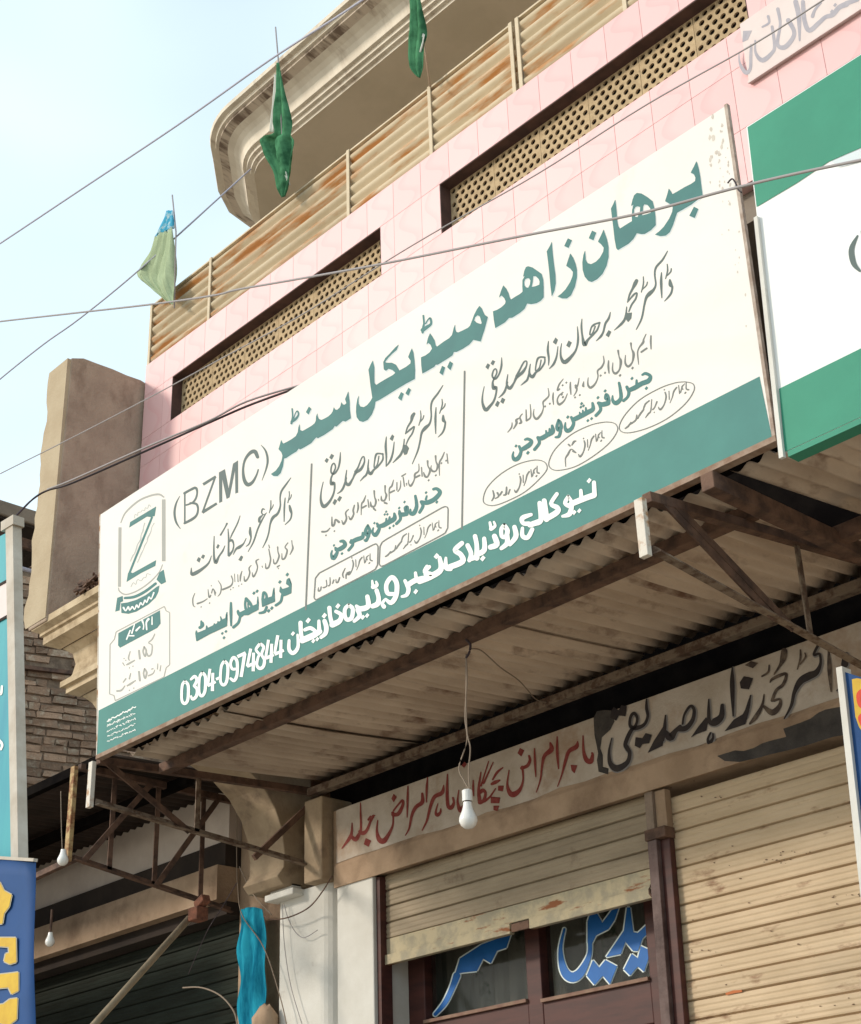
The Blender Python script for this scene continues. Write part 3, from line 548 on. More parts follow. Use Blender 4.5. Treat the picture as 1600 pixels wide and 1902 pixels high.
M_channel = mat('brown guide channel', (.115, .07, .062), (.15, .10, .09), rough=.6, scale=14, dirt=(.05, .025, .022), dscale=6, bump=.2)
M_postp = mat('plastered post', (.28, .21, .16), (.20, .15, .11), rough=.9, scale=12, bump=.4)
M_wood = mat('maroon window paint', (.085, .028, .022), (.055, .02, .017), rough=.5, scale=8, stretch=(.4, 1, 3))
M_ledge = mat('worn ledge', (.27, .17, .12), (.2, .11, .08), rough=.7, scale=14)
M_curt = mat('grey curtain', (.34, .32, .27), (.22, .21, .17), rough=.95, scale=3, stretch=(4, 1, .4), dirt=(.08, .10, .06), dscale=5, dlo=.58, dhi=.66)
M_blue = mat('blue window paint', (.012, .14, .46), (.01, .12, .40), rough=.5, scale=8)
M_wout = mat('pale outline paint', (.78, .86, .82), rough=.6)
M_col = mat('white limewash', (.68, .66, .61), (.60, .575, .52), rough=.85, scale=3, dirt=(.42, .38, .33), dscale=5, dlo=.62, dhi=.75, bump=.15)
M_colg = mat('grey shadow groove', (.10, .09, .08))
M_old = mat('old cream plaster', (.58, .46, .31), (.48, .37, .24), rough=.95, scale=5, dirt=(.28, .20, .12), dscale=6, dlo=.5, dhi=.7, bump=.5, bscale=35)
M_slab = mat('brown cement render', (.45, .345, .26), (.36, .27, .205), rough=.95, scale=5, lo=.35, hi=.65, dirt=(.29, .21, .155), dscale=6, dlo=.5, dhi=.66, dstretch=(1, 1, .5), bump=.6, bscale=45)
M_slabf = mat('cream cement edge', (.47, .38, .26), (.42, .33, .22), rough=.95, scale=5, bump=.3)
M_soff = mat('grey cement soffit', (.66, .56, .43), (.60, .51, .385), rough=.95, scale=3, bump=.1)
M_corn = mat('weathered cornice', (.78, .70, .58), (.68, .60, .49), rough=.92, scale=2.5, stretch=(3, 1, .5), dirt=(.42, .33, .25), dscale=2.3, dlo=.55, dhi=.72, dstretch=(3, 1, .7), bump=.2)
M_cornd = mat('rain stained cornice', (.62, .52, .42), (.20, .145, .11), rough=.92, scale=3.4, stretch=(4.5, 1, .35), lo=.42, hi=.58, bump=.2)
M_louv = mat('beige painted ribbed sheet', (.57, .46, .31), (.49, .395, .26), rough=.6, scale=2, dirt=(.42, .18, .05), dscale=3.6, dlo=.50, dhi=.62, dstretch=(.5, 1, 4), bump=.1, hue=.05, spec=.2)
M_lpost = mat('beige painted angle', (.64, .53, .38), (.56, .46, .32), rough=.7, scale=14)
M_brick = mat('old brick', (.37, .24, .16), (.22, .14, .095), rough=.95, scale=12, lo=.35, hi=.65, bump=.9, bscale=60, hue=.35, dirt=(.42, .33, .24), dscale=12, dlo=.52, dhi=.66)
M_mort = mat('mud mortar', (.25, .18, .125), (.15, .105, .075), rough=1, scale=14, bump=.8, bscale=40)
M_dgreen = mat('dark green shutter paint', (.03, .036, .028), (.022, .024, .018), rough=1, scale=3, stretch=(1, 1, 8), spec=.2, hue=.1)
M_dark = mat('dark brown surface', (.045, .032, .025), (.03, .022, .018), rough=.95, scale=4)  # plain dark brown shared by walls, boards and rafters
M_pale = mat('pale lintel plaster', (.66, .57, .50), (.58, .49, .43), rough=.95, scale=4, bump=.2)
M_cyan = mat('turquoise cloth', (.025, .30, .43), (.008, .13, .22), rough=.95, scale=6, stretch=(3, 1, .6), lo=.4, hi=.6, spec=0)
M_aqua = mat('turquoise print', (.05, .34, .38), (.03, .24, .33), rough=.5, scale=2, stretch=(3, 1, .5))
M_pipe = mat('cream pipe', (.52, .47, .40), (.42, .36, .29), rough=.6, scale=10)
M_navy = mat('blue print', (.012, .065, .21), (.010, .055, .175), rough=.7, scale=4)
M_yel = mat('yellow print', (.62, .40, .03), (.55, .33, .025), rough=.6, scale=20)
M_yout = mat('grey yellow print edge', (.42, .40, .32), rough=.6)
M_rprint = mat('red print', (.60, .05, .02), rough=.6)
M_wire = mat('pale grey cable', (.34, .31, .31), rough=.7)
M_wirel = mat('pale sky lit cable', (.46, .46, .56), rough=.7)
M_wiredk = mat('dark cable', (.045, .03, .035), rough=.6)
M_cord = mat('tan cord', (.26, .20, .15), rough=.8)
M_bulb = mat('white bulb glass', (.82, .80, .76), rough=.25, spec=.5)
M_hold = mat('white plastic holder', (.78, .76, .72), rough=.4)
M_flagg = mat('green flag cloth', (.075, .225, .115), (.03, .10, .05), rough=1, scale=9, spec=0)
M_flagw = mat('pale green flag cloth', (.37, .45, .29), (.32, .39, .245), rough=1, scale=8, spec=0)
M_flagb = mat('sky blue flag cloth', (.05, .33, .50), (.35, .50, .55), rough=.9, scale=25, lo=.5, hi=.58)
M_fwhite = mat('off white flag cloth', (.55, .56, .50), rough=.9)
M_stick = mat('bamboo stick', (.38, .27, .18), (.3, .2, .13), rough=.8, scale=10)
M_bamboo = mat('dusty pole', (.30, .23, .15), (.22, .17, .11), rough=.85, scale=12, stretch=(1, 1, 1), bump=.3)
M_rust = mat('dull rust', (.22, .085, .05), (.10, .045, .03), rough=.95, scale=24, bump=.6)
M_rust2 = mat('orange scratch', (.50, .16, .06), rough=.8)
M_plaqb = mat('marble plaque', (.70, .60, .57), (.66, .55, .52), rough=.5, scale=5)
M_plaqt = mat('plaque lettering', (.40, .37, .40), (.34, .32, .36), rough=.6, scale=20)
M_ground = mat('dusty ground', (.56, .46, .35), (.49, .40, .30), rough=.95, scale=1.2, bump=.2)
M_road = mat('dusty pale road', (.42, .355, .28), (.36, .30, .235), rough=.95, scale=2)
M_concrete = mat('grey concrete', (.26, .21, .165), (.2, .165, .13), rough=.95, scale=3, bump=.2)

# ---------------------------------------------------------------- setting
g = MB(); g.box(-400, 400, -400, 400, -H - .5, -H); g.build('ground', M_ground, kind='structure')
g = MB(); g.box(-400, 400, -4.5, 2.0, -H + .001, -H + .006); g.build('road', M_road, kind='structure')
g = MB(); g.box(-40, 40, 2.4, 6.2, -H + .001, -H + .14); g.build('pavement', M_concrete, kind='structure')

# ---------------------------------------------------------------- clinic building: ground floor front
B = empty('shop_building', (-4.5, 5.2, -H), 'clinic building with a pink tiled balcony front over two roller shutters', 'building')
def bpart(name, m, fn, **k):
    mb = MB(); fn(mb); return mb.build(name, m, B, **k)
lint = bpart('lintel', M_plas, lambda b: b.box(-6.12, -.9, 5.0, 5.3, 1.90, 2.285), bevel=.006)
mo = MB()
mo.prism([(4.990, 1.885), (4.990, 1.99), (4.9955, 2.004), (4.999, 2.004), (4.999, 1.885)], -6.1, -.9); mo.build('moulding', M_plas, lint)
bd = MB(); random.seed(3)
NB_ = 26; up = [(-6.09 + i * .155, 2.283) for i in range(NB_)]; dn = [(-6.09 + i * .155, 2.012 + random.uniform(-.007, .010)) for i in range(NB_)]
for i in range(NB_ - 1): bd.poly([(up[i][0], 4.997, up[i][1]), (up[i + 1][0], 4.997, up[i + 1][1]), (dn[i + 1][0], 4.997, dn[i + 1][1]), (dn[i][0], 4.997, dn[i][1])])
bd.build('painted_band', M_band, lint)
lettering(RED, 4.996, M_red, lint, grow=.4, label='faded dark red hand painted Urdu words')
lettering(SCRAPES[1:], 4.9962, M_scr, lint, name='scraped_patch', single=True); lettering(SCRAPES[:1], 4.9895, M_scr, lint, name='scraped_patch', single=True)
lettering([(k, d if k == 'P' else [(a + 1.2, b + 1.2, c + 3.4) for a, b, c in d]) for k, d in BLACKT], 4.9952, M_halo, lint, name='lettering_outline')
lettering(BLACKT, 4.9942, M_blk, lint, grow=.2, label='black hand painted Urdu name')
lettering(FADET, 4.9945, M_fadet, lint, grow=.2, label='worn black painted Urdu letters')
bpart('gap_lining', M_shadeblk, lambda b: b.box(-6.3, -.9, 5.13, 5.3, 2.285, 3.7))
bpart('wall', M_plas, lambda b: b.box(-7.1, -.9, 5.31, 5.5, 2.3, 3.8))
bpart('balcony_floor', M_concrete, lambda b: b.box(-7.16, -.9, 4.42, 6.2, 3.80, 3.94))
bpart('upper_wall', M_soff, lambda b: b.box(-7.1, -.9, 6.2, 6.4, 3.95, 6.85))
bpart('interior_wall', M_dark, lambda b: b.box(-6.2, -.9, 6.6, 6.7, -H, 2.3).box(-6.2, -.9, 5.32, 6.6, 2.2, 2.25).box(-6.12, -6.08, 5.32, 6.6, -H, 2.2))
bpart('pilaster', M_ochre, lambda b: b.box(-6.27, -6.125, 4.93, 5.25, 1.93, 2.36), bevel=.008)
pl = bpart('pillar', M_col, lambda b: b.box(-6.09, -5.815, 5.0, 5.32, -H, 1.892), bevel=.006)
mb = MB(); mb.prism([(-6.58, 5.25), (-6.58, 5.02), (-6.55, 5.0)] + [(-6.22 + .09 * math.sin(t * math.pi / 12), 5.09 - .09 * math.cos(t * math.pi / 12)) for t in range(7)] + [(-6.13, 5.25)], -H, 1.93, axis='z')
mb.build('pillar', M_col, B)
bpart('groove', M_colg, lambda b: b.box(-6.13, -6.09, 5.10, 5.3, -H, 1.93))
bpart('pilaster', M_plas, lambda b: b.box(-7.02, -6.585, 5.08, 5.4, -H, 2.75), label='bare brown plaster pilaster')
bpart('capital', M_col, lambda b: b.box(-6.60, -6.36, 4.93, 5.02, 1.90, 1.935).box(-6.58, -6.40, 4.95, 5.02, 1.935, 1.97), bevel=.006)
# plaster corbel that carries the balcony
cpf = [(5.08, 1.95), (4.90, 1.95), (4.86, 1.99), (4.90, 2.04), (4.905, 2.12), (4.885, 2.24), (4.84, 2.34), (4.76, 2.44), (4.64, 2.53), (4.48, 2.59), (4.30, 2.62), (4.12, 2.63), (4.12, 2.80), (5.08, 2.80)]
mb = MB(); mb.prism(cpf, -6.70, -6.40); cb = mb.build('corbel', M_ochre, B, bevel=.006, label='curved ochre plaster bracket')
# ---- window behind the half open shutter
Wd = empty('shop_window', (-5.0, 5.25, 1.0), 'maroon framed glass window with blue Urdu words below the half raised shutter', 'window')
fr = MB()
for x0, x1 in ((-5.92, -5.70), (-5.02, -4.93), (-4.31, -3.95)): fr.box(x0, x1, 5.22, 5.30, .2, 1.95)
fr.box(-5.70, -5.02, 5.222, 5.298, 1.03, 1.195).box(-4.93, -4.31, 5.222, 5.298, 1.01, 1.18).build('frame', M_wood, Wd, bevel=.004)
lg = MB(); lg.box(-5.70, -5.02, 5.205, 5.25, 1.195, 1.21).box(-4.93, -4.31, 5.205, 5.25, 1.18, 1.195).build('ledge', M_ledge, Wd)
gl = bpy.data.materials.new('window glass'); gl.use_nodes = True; P = gl.node_tree.nodes['Principled BSDF']
P.inputs['Base Color'].default_value = (.03, .035, .03, 1); P.inputs['Roughness'].default_value = .06; P.inputs['Alpha'].default_value = .22; P.inputs['IOR'].default_value = 1.45
pn = []
for x0, x1, z0, z1 in ((-5.70, -5.02, 1.21, 1.95), (-4.93, -4.31, 1.195, 1.95), (-5.70, -5.02, .5, 1.03), (-4.93, -4.31, .5, 1.01)):
    pn.append(MB().box(x0, x1, 5.268, 5.272, z0, z1).build('pane', gl, Wd))
lettering(WBLUE, 5.266, M_wout, pn[0], grow=2.5, name='lettering_outline')
lettering(WBLUE, 5.262, M_blue, pn[0], grow=.2, label='blue Urdu words painted on the glass')
cu = empty('curtain', (-5.0, 5.42, 1.0), 'grey gathered curtain hanging inside the shop window', 'curtain')
rows = [[(-5.95 + i * .0125, 5.42 + .018 * math.sin(i * .55 + math.sin(i * .13) * 2) + .006 * math.sin(i * 1.7), z) for i in range(160)] for z in (.3, .9, 1.4, 1.95)]
MB().grid(rows).build('cloth', M_curt, cu, smooth=True)
# ---- shutters
def slat_profile(y, h):
    return [(y + .004, 0), (y - .006, .004), (y - .0075, h * .14), (y - .0052, h * .26), (y - .0052, h * .29), (y - .008, h * .38), (y - .008, h * .50), (y - .0055, h * .58), (y - .0055, h * .61), (y - .008, h * .70), (y - .0075, h * .84), (y - .004, h * .93), (y + .004, h * .945), (y + .008, h * .96), (y + .008, h), (y + .012, h), (y + .012, 0)]
def shutter(name_label, x0, x1, ztop, zend, pitch, m, yy=5.065):
    R_ = empty('roller_shutter', ((x0 + x1) / 2, yy, zend), name_label, 'shutter', 'roller shutters of the clinic')
    me = unit_mesh('slat', m, lambda b: b.prism(slat_profile(0, pitch), -(x1 - x0) / 2, (x1 - x0) / 2))
    z = ztop - pitch
    while z > zend - .001:
        piece('slat', me, m, R_, ((x0 + x1) / 2 + random.uniform(-.003, .003), yy + random.uniform(-.0015, .0015), z)); z -= pitch
    return R_, z + pitch
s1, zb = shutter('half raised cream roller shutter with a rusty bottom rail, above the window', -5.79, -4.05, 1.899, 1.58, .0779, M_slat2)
MB().box(-5.79, -4.05, 5.058, 5.078, 1.511, 1.5865).build('bottom_rail', M_rail, s1, bevel=.003)
MB().box(-5.79, -4.94, 5.046, 5.077, 1.463, 1.5105).box(-4.82, -4.05, 5.046, 5.077, 1.463, 1.5105).build('rail_angle', M_rail, s1, bevel=.003)
MB().box(-4.935, -4.825, 5.050, 5.058, 1.467, 1.504).build('latch', M_steel, s1, bevel=.003)
MB().tube([(-4.10 + .022 * math.cos(t * .7), 5.04, 1.49 + .026 * math.sin(t * .7)) for t in range(10)], .005, 6, False).build('pull_ring', M_steel, s1)
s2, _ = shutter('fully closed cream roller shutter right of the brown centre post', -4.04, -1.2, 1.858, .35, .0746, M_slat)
random.seed(31); mk = []
for i in range(60):
    x_, y_ = random.uniform(1240, 1590), random.uniform(1440, 1900)
    if random.random() < .5: x_, y_ = random.choice([(1307, 1768), (1478, 1585), (1570, 1665), (1310, 1480), (1440, 1600)]) ; x_ += random.uniform(-30, 30); y_ += random.uniform(-4, 4) - (x_ - 1450) * 0
    a_ = random.uniform(.8, 2.4)
    mk.append(('P', [[(x_ + a_ * random.uniform(.7, 1.8) * math.cos(q_), y_ + a_ * random.uniform(.4, .9) * math.sin(q_)) for q_ in (0, .9, 1.8, 2.7, 3.6, 4.5, 5.4)]]))
lettering(mk, 5.0563, mat('dark chips', (.20, .13, .08), (.13, .08, .05), scale=30), s2, name='chip', lift=.0002)
lettering([('P', [[(1348, 1845), (1362, 1840), (1378, 1839), (1380, 1843), (1362, 1846), (1350, 1849)]])], 5.0563, M_rust2, s2, name='rust_mark', lift=.0006, single=True)
post = empty('shutter_post', (-4.03, 5.02, -H), 'brown steel guide post between the two roller shutters', 'post')
def lean(x0, x1, y0, y1, z0, z1):            # the post stands a little out of plumb
    k = lambda z: (z - 1.87) * .024
    b = MB(); b.v = [(x + k(z), y, z) for z in (z0, z1) for y in (y0, y1) for x in (x0, x1)]
    b.f = [(0, 2, 3, 1), (4, 5, 7, 6), (0, 1, 5, 4), (2, 6, 7, 3), (0, 4, 6, 2), (1, 3, 7, 5)]; return b
lean(-4.070, -4.022, 4.998, 5.055, -H, 1.68).build('channel', M_channel, post, bevel=.003)
lean(-4.0215, -3.972, 5.022, 5.055, -H, 1.68).build('channel', M_wood, post, bevel=.003)
lean(-4.076, -3.966, 4.990, 5.055, 1.68, 1.725).build('clamp_plate', M_steel, post, bevel=.003)
lean(-4.070, -4.028, 5.0, 5.055, 1.725, 1.884).build('head', M_postp, post, bevel=.003)
lean(-4.0275, -3.972, 5.015, 5.055, 1.725, 1.884).build('head', M_plas, post, bevel=.003)
gd = empty('shutter_guide', (-5.84, 5.05, -H), 'thin dark guide rail at the white pillar beside the half raised shutter', 'post')
MB().box(-5.812, -5.785, 5.02, 5.09, -H, 1.884).build('rail', M_wood, gd)

# ---------------------------------------------------------------- tin canopy
C_ = empty('tin_canopy', (-4.5, 4.3, 2.4), 'long rusty corrugated tin canopy below the teal clinic board', 'canopy')
def corr(x0, x1, y0, y1, z0, z1, pitch=.076, amp=.0125, sag=0):
    n = int((x1 - x0) / pitch * 8); rows = []
    for j in range(7):
        t = j / 6; y = y0 + (y1 - y0) * t; z = z0 + (z1 - z0) * t - sag * math.sin(math.pi * t)
        rows.append([(x0 + (x1 - x0) * i / n, y + (.012 * math.sin(i * .11 + x0 * 7) if j == 0 else 0), z + .006 * math.sin(i * .045 + x0 * 5 + t * 2) + (amp * (1 + .25 * math.sin(i * .23 + x0))) * math.sin(2 * math.pi * (x0 + (x1 - x0) * i / n) / pitch)) for i in range(n + 1)])
    return MB().grid(rows)
random.seed(11)
xs = [-6.22, -5.48, -4.72, -4.08, -3.40, -2.74]
for i in range(5):
    o = corr(xs[i], xs[i + 1] + .07, 3.82 + random.uniform(-.02, .02), 5.02, 2.382 + random.uniform(-.004, .004) + .012 * (i % 2), 2.475 + .012 * (i % 2), sag=random.uniform(.0, .012)).build('tin_sheet', M_sheet, C_, smooth=True, solid=.002)
MB().box(-6.25, -2.70, 4.02, 4.07, 2.335, 2.385).build('purlin', M_steel, C_, bevel=.003)
MB().box(-6.25, -2.60, 4.93, 4.985, 2.385, 2.425).build('wall_angle', M_steel2, C_, bevel=.003)
MB().box(-6.20, -2.35, 3.69, 3.86, 2.415, 2.42).box(-6.20, -2.35, 3.69, 3.695, 2.345, 2.4149).build('front_angle', M_shadeblk, C_)  # its black colour stands in for the shade behind the board's lower edge
def truss(x, y0, zt0, zb0, y1, zt1, zb1, label, m_top, m_bot, group='steel brackets under the tin canopies', verts=(.45,), diag=((0, 1, .6),), plate=True):
    T = empty('canopy_bracket', (x, y1, zb1), label, 'bracket', group)
    L_ = lambda t, top: Vector((x, y0 + (y1 - y0) * t, (zt0 + (zt1 - zt0) * t) if top else (zb0 + (zb1 - zb0) * t)))
    MB().bar(L_(0, 1), L_(1, 1), .035, .035).build('top_chord', m_top, T, bevel=.002)
    MB().angle(L_(0, 0), L_(1, 0), .030, .006).build('bottom_chord', m_bot, T)
    for t in verts: MB().bar(L_(t, 0) + Vector((0, 0, .01)), L_(t, 1), .028, .006, (1, 0, 0)).build('strut', m_bot, T)
    for a, top, b in diag: MB().bar(L_(a, top) + Vector((.012, 0, 0)), L_(b, 1 - top) + Vector((.012, 0, 0)), .03, .008, (1, 0, 0)).build('brace', m_top, T)
    if plate: MB().box(x - .026, x + .008, y0 - .035, y0 - .012, zb0 - .015, zt0 - .01).build('end_plate', M_plate, T, bevel=.002)
    return T
truss(-6.275, 3.70, 2.345, 2.13, 5.0, 2.425, 2.02, 'steel bracket before the plaster arch, below the left end of the teal board', M_steel, M_steel2, verts=(.44, ), diag=((.02, 1, .40),))
MB()
truss(-2.74, 3.52, 2.255, 2.06, 5.0, 2.43, 1.90, 'steel bracket with peeling cream end plate near the green board', M_steel, M_steel2, verts=(.55,), diag=((.08, 1, .47), (.04, 1, .40)))
hb = MB(); hb.bar((-6.275, 4.62, 2.02), (-6.275, 4.98, 2.36), .03, .02, (1, 0, 0)); hb.build('knee_brace', M_steel, WL and [o for o in bpy.data.objects if o.name == 'canopy_bracket'][0])
# ---- next canopy to the right, behind the green board
C2 = empty('tin_canopy', (-1.6, 4.3, 2.3), 'dark tin canopy under the green and white board at the right', 'canopy')
corr(-2.56, -.9, 3.72, 5.02, 2.34, 2.47).build('tin_sheet', M_sheet, C2, smooth=True, solid=.002)
MB().box(-2.60, -2.55, 3.62, 5.0, 2.25, 2.31).build('edge_beam', M_steel, C2, bevel=.003)
MB().box(-2.6, -.9, 4.3, 4.35, 2.27, 2.33).build('purlin', M_steel, C2, bevel=.003)

# ---------------------------------------------------------------- teal clinic board
SB = empty('signboard', (-4.27, 3.65, 2.34), 'large white and teal clinic board with Urdu lettering standing on the tin canopy', 'signboard')
SY = 3.65; X0, X1, Z0, Z1 = -6.335, -2.34, 2.345, 3.648
BTL, BTR, BBR, BBL = Vector((-6.330, SY, 3.650)), Vector((-2.330, SY, 3.649)), Vector((-2.336, SY, 2.345)), Vector((-6.202, SY, 2.343))   # the frame is a little out of square
def slabq(q, d0, d1):                       # a four cornered sheet with its depth
    b = MB(); b.v = [tuple(v + Vector((0, d0, 0))) for v in q] + [tuple(v + Vector((0, d1, 0))) for v in q]
    b.f = [(0, 1, 2, 3), (7, 6, 5, 4), (0, 4, 5, 1), (1, 5, 6, 2), (2, 6, 7, 3), (3, 7, 4, 0)]; return b
slabq([BTL, BTR, BBR, BBL], 0, .011).build('panel', M_white, SB)
tl, tr = atY(183.3, 1320, SY), atY(1412, 699, SY)
MB().poly([tl + Vector((.001, -.001, 0)), tr + Vector((-.001, -.001, 0)), BBR + Vector((-.001, -.001, .001)), BBL + Vector((.001, -.001, .001))]).build('teal_band', M_teal, SB)
dz = Vector((0, 0, -.021)); slabq([BBL + Vector((-.004, 0, -.001)), BBR + Vector((.014, 0, -.001)), BBR + dz + Vector((.014, 0, 0)), BBL + dz + Vector((-.004, 0, 0))], -.005, .03).build('frame_rail', M_frame, SB)
slabq([BTR + Vector((.001, 0, .004)), BTR + Vector((.013, 0, .004)), BBR + Vector((.013, 0, 0)), BBR + Vector((.001, 0, 0))], -.004, .012).build('frame_stile', M_frame2, SB)
slabq([BTL + Vector((-.006, 0, .002)), BTL + Vector((-.001, 0, .002)), BBL + Vector((-.001, 0, 0)), BBL + Vector((-.006, 0, 0))], -.002, .02).build('frame_stile', M_plate, SB)
MB().bar((-4.3, SY + .06, Z0), (-4.3, SY + .06, Z1 - .05), .03, .03).bar((-5.6, SY + .06, Z0), (-5.6, SY + .06, Z1 - .05), .03, .03).bar((-2.9, SY + .06, Z0), (-2.9, SY + .06, Z1 - .05), .03, .03).build('rear_frame', M_steel, SB)
sh = lambda it, dx, dy: [(k, [[(a + dx, b + dy) for a, b in lp] for lp in d]) if k == 'P' else (k, [(a + dx, b + dy, c) for a, b, c in d]) for k, d in it]
lettering(sh(TITLE, 1.0, 1.9), SY, M_shadowp, SB, lift=.0004, name='lettering_shadow', step=.000005, grow=.3)
letters(TITLE, SY, M_tealt, SB, lift=.0013)
letters(ABBR, SY, M_gt, SB)
for t in (NAME1, NAME2, NAME3): lettering(t, SY, M_gt, SB, grow=.18, label='grey calligraphic Urdu name')
for t in (CRED1, CRED2, CRED3): lettering(t, SY, M_gs, SB, grow=.12, label='small grey Urdu line')
lettering(SPEC, SY, M_tealt, SB, grow=.75, label='bold teal Urdu line')
lettering(OVALS, SY, M_gs, SB, label='small grey Urdu words in ovals and boxes')
letters(BAND, SY - .002, M_wt, SB)
lettering(LOGO_G, SY, M_glogo, SB, name='emblem_outline'); lettering(LOGO_S, SY, M_glight, SB, name='emblem_lettering')
lettering(LOGO_T, SY, M_tealt, SB, name='emblem', label='teal letter Z over a ribbon'); lettering(LOGO_W, SY - .0012, M_wt, SB, name='emblem_lettering')

random.seed(9); st_ = []
for i in range(46):
    yy = random.choice((random.uniform(215, 360), random.uniform(230, 620))); xx = 1348 + (yy - 200) * .137 - abs(random.gauss(10, 16)) - 4; a_ = random.uniform(.7, 3.2) * (1.4 if yy < 330 else 1)
    st_.append(('P', [[(xx + a_ * random.uniform(.5, 1.2) * math.cos(t) * .8, yy + a_ * random.uniform(.5, 1.3) * math.sin(t) * 1.4) for t in (0, .9, 1.8, 2.7, 3.6, 4.5, 5.4)]]))
lettering(st_, SY, mat('dust stain', (.60, .54, .47), (.52, .46, .40), scale=30), SB, name='stain', lift=.0004)
sm = []
for row in range(5):                        # lines of tiny white print in the corner of the band
    xa, ya, xb, yb = 199, 1340 + row * 9.5, 252, 1314 + row * 10.5; n_ = 17
    for i in range(n_):
        t = (i + .5) / n_ + random.uniform(-.015, .015); x_, y_ = xa + (xb - xa) * t, ya + (yb - ya) * t; w_ = 1.6 if row == 0 else 1.0
        sm.append(('S', [(x_ - 1.5, y_ + random.uniform(-1, 2.2), w_), (x_, y_ + random.uniform(-3, 1), w_ * 1.2), (x_ + 1.6, y_ + random.uniform(-2.5, 2), w_)]))
lettering(sm, SY - .0012, M_wt, SB)
# ---------------------------------------------------------------- green board at the right
S2 = empty('signboard', (-1.7, 3.65, 2.25), 'green and white board with a white edge strip at the right', 'signboard')
G1_, G2_, G3_, G4_ = Vector((-2.258, 3.65, 3.512)), Vector((-.9, 3.65, 3.512)), Vector((-.9, 3.65, 2.275)), Vector((-2.300, 3.65, 2.275))
slabq([G1_, G2_, G3_, G4_], 0, .03).build('panel', M_white2, S2)
gp = MB(); q_ = [atY(1389, 236, 3.648), atY(1800, -20, 3.648), atY(1800, 190, 3.648), atY(1640, 255, 3.648), atY(1600, 274, 3.648), atY(1570, 287, 3.648), atY(1540, 300, 3.648), atY(1480, 340, 3.648), atY(1406, 384, 3.648)]
gp.poly([q_[0], Vector((-.9, 3.648, 3.51)), Vector((-.9, 3.648, 3.22))] + q_[3:]).build('green_field', M_green, S2)
gw = MB(); gw.poly([atY(x, y, 3.6474) for x, y in ((1545, 299), (1575, 286), (1660, 250), (1660, 290), (1600, 300), (1560, 310))]).build('pale_wave', M_shadowp, S2)
g0 = atY(1447.5, 722, 3.648); gp = MB(); gp.poly([g0, Vector((-.9, 3.648, g0.z)), Vector((-.9, 3.648, 2.276)), G4_ + Vector((.001, -.002, .001))]).build('green_band', M_green, S2)
e0, e1 = atY(1410, 400, 3.64), atY(1458, 848, 3.64)
slabq([e0 + Vector((-.018, 0, 0)), e0 + Vector((-.004, 0, 0)), e1 + Vector((-.002, 0, 0)), e1 + Vector((-.018, 0, 0))], -.004, .010).build('edge_strip', M_col, S2)
MB().box(-2.29, -.9, 3.648, 3.70, 2.255, 2.274).build('frame_rail', M_green, S2)
lettering(parse('''
@1150 0 3.458
S1535,1515,10 1497,1600,34 1510,1690,34 1550,1740,16
@1560 400 1
S45,30,10 52,80,10'''), 3.65, M_gt, S2, lift=.002, name='lettering', label='dark teal bracket')
MB().box(-1.9, -1.86, 3.70, 4.4, 2.35, 2.39).box(-2.2, -2.16, 3.70, 3.73, 2.3, 3.4).build('rear_frame', M_steel, S2)

# ---------------------------------------------------------------- pink tiled balcony front
PY = 4.37
PW = empty('balcony_parapet', (-4.3, PY, 3.95), 'pink tiled balcony front with long pierced openings', 'wall')
OP = [(-6.85, -4.945, 4.705, 5.01), (-4.492, -2.612, 4.705, 5.01)]
b = MB(); XL, XR = -7.155, -.9
for z0, z1 in ((3.94, 4.705), (5.01, 5.235)): b.box(XL, XR, PY + .004, PY + .15, z0, z1)
for x0, x1 in ((XL, OP[0][0]), (OP[0][1], OP[1][0]), (OP[1][1], XR)): b.box(x0, x1, PY + .004, PY + .15, 4.705, 5.01)
b.build('backing', M_joint, PW)
tm = unit_mesh('tile', M_tile, lambda q: q.prism([(0, .003), (0, .997), (-1, .995), (-1, .005)], 0.006, .994))
zr = [5.235, 5.01, 4.705, 4.515, 4.205, 3.94]; p = .2105
k = 0
for r in range(5):
    z1, z0 = zr[r], zr[r + 1]; x = XL
    while x < XR - .01:
        xe = min(x + p, XR)
        segs = [(x, xe)]
        if r == 1:
            for a, c, _, _ in OP:
                new = []
                for u, v in segs:
                    if v <= a or u >= c: new.append((u, v))
                    else:
                        if u < a - .004: new.append((u, a))
                        if v > c + .004: new.append((c, v))
                segs = new
        for u, v in segs:
            if v - u > .012 and not (-2.55 < u and z0 < 4.2 and u > -1.9): piece('tile', tm, M_tile, PW, (u, PY + .004, z0), (v - u, .004, z1 - z0))
        x = xe
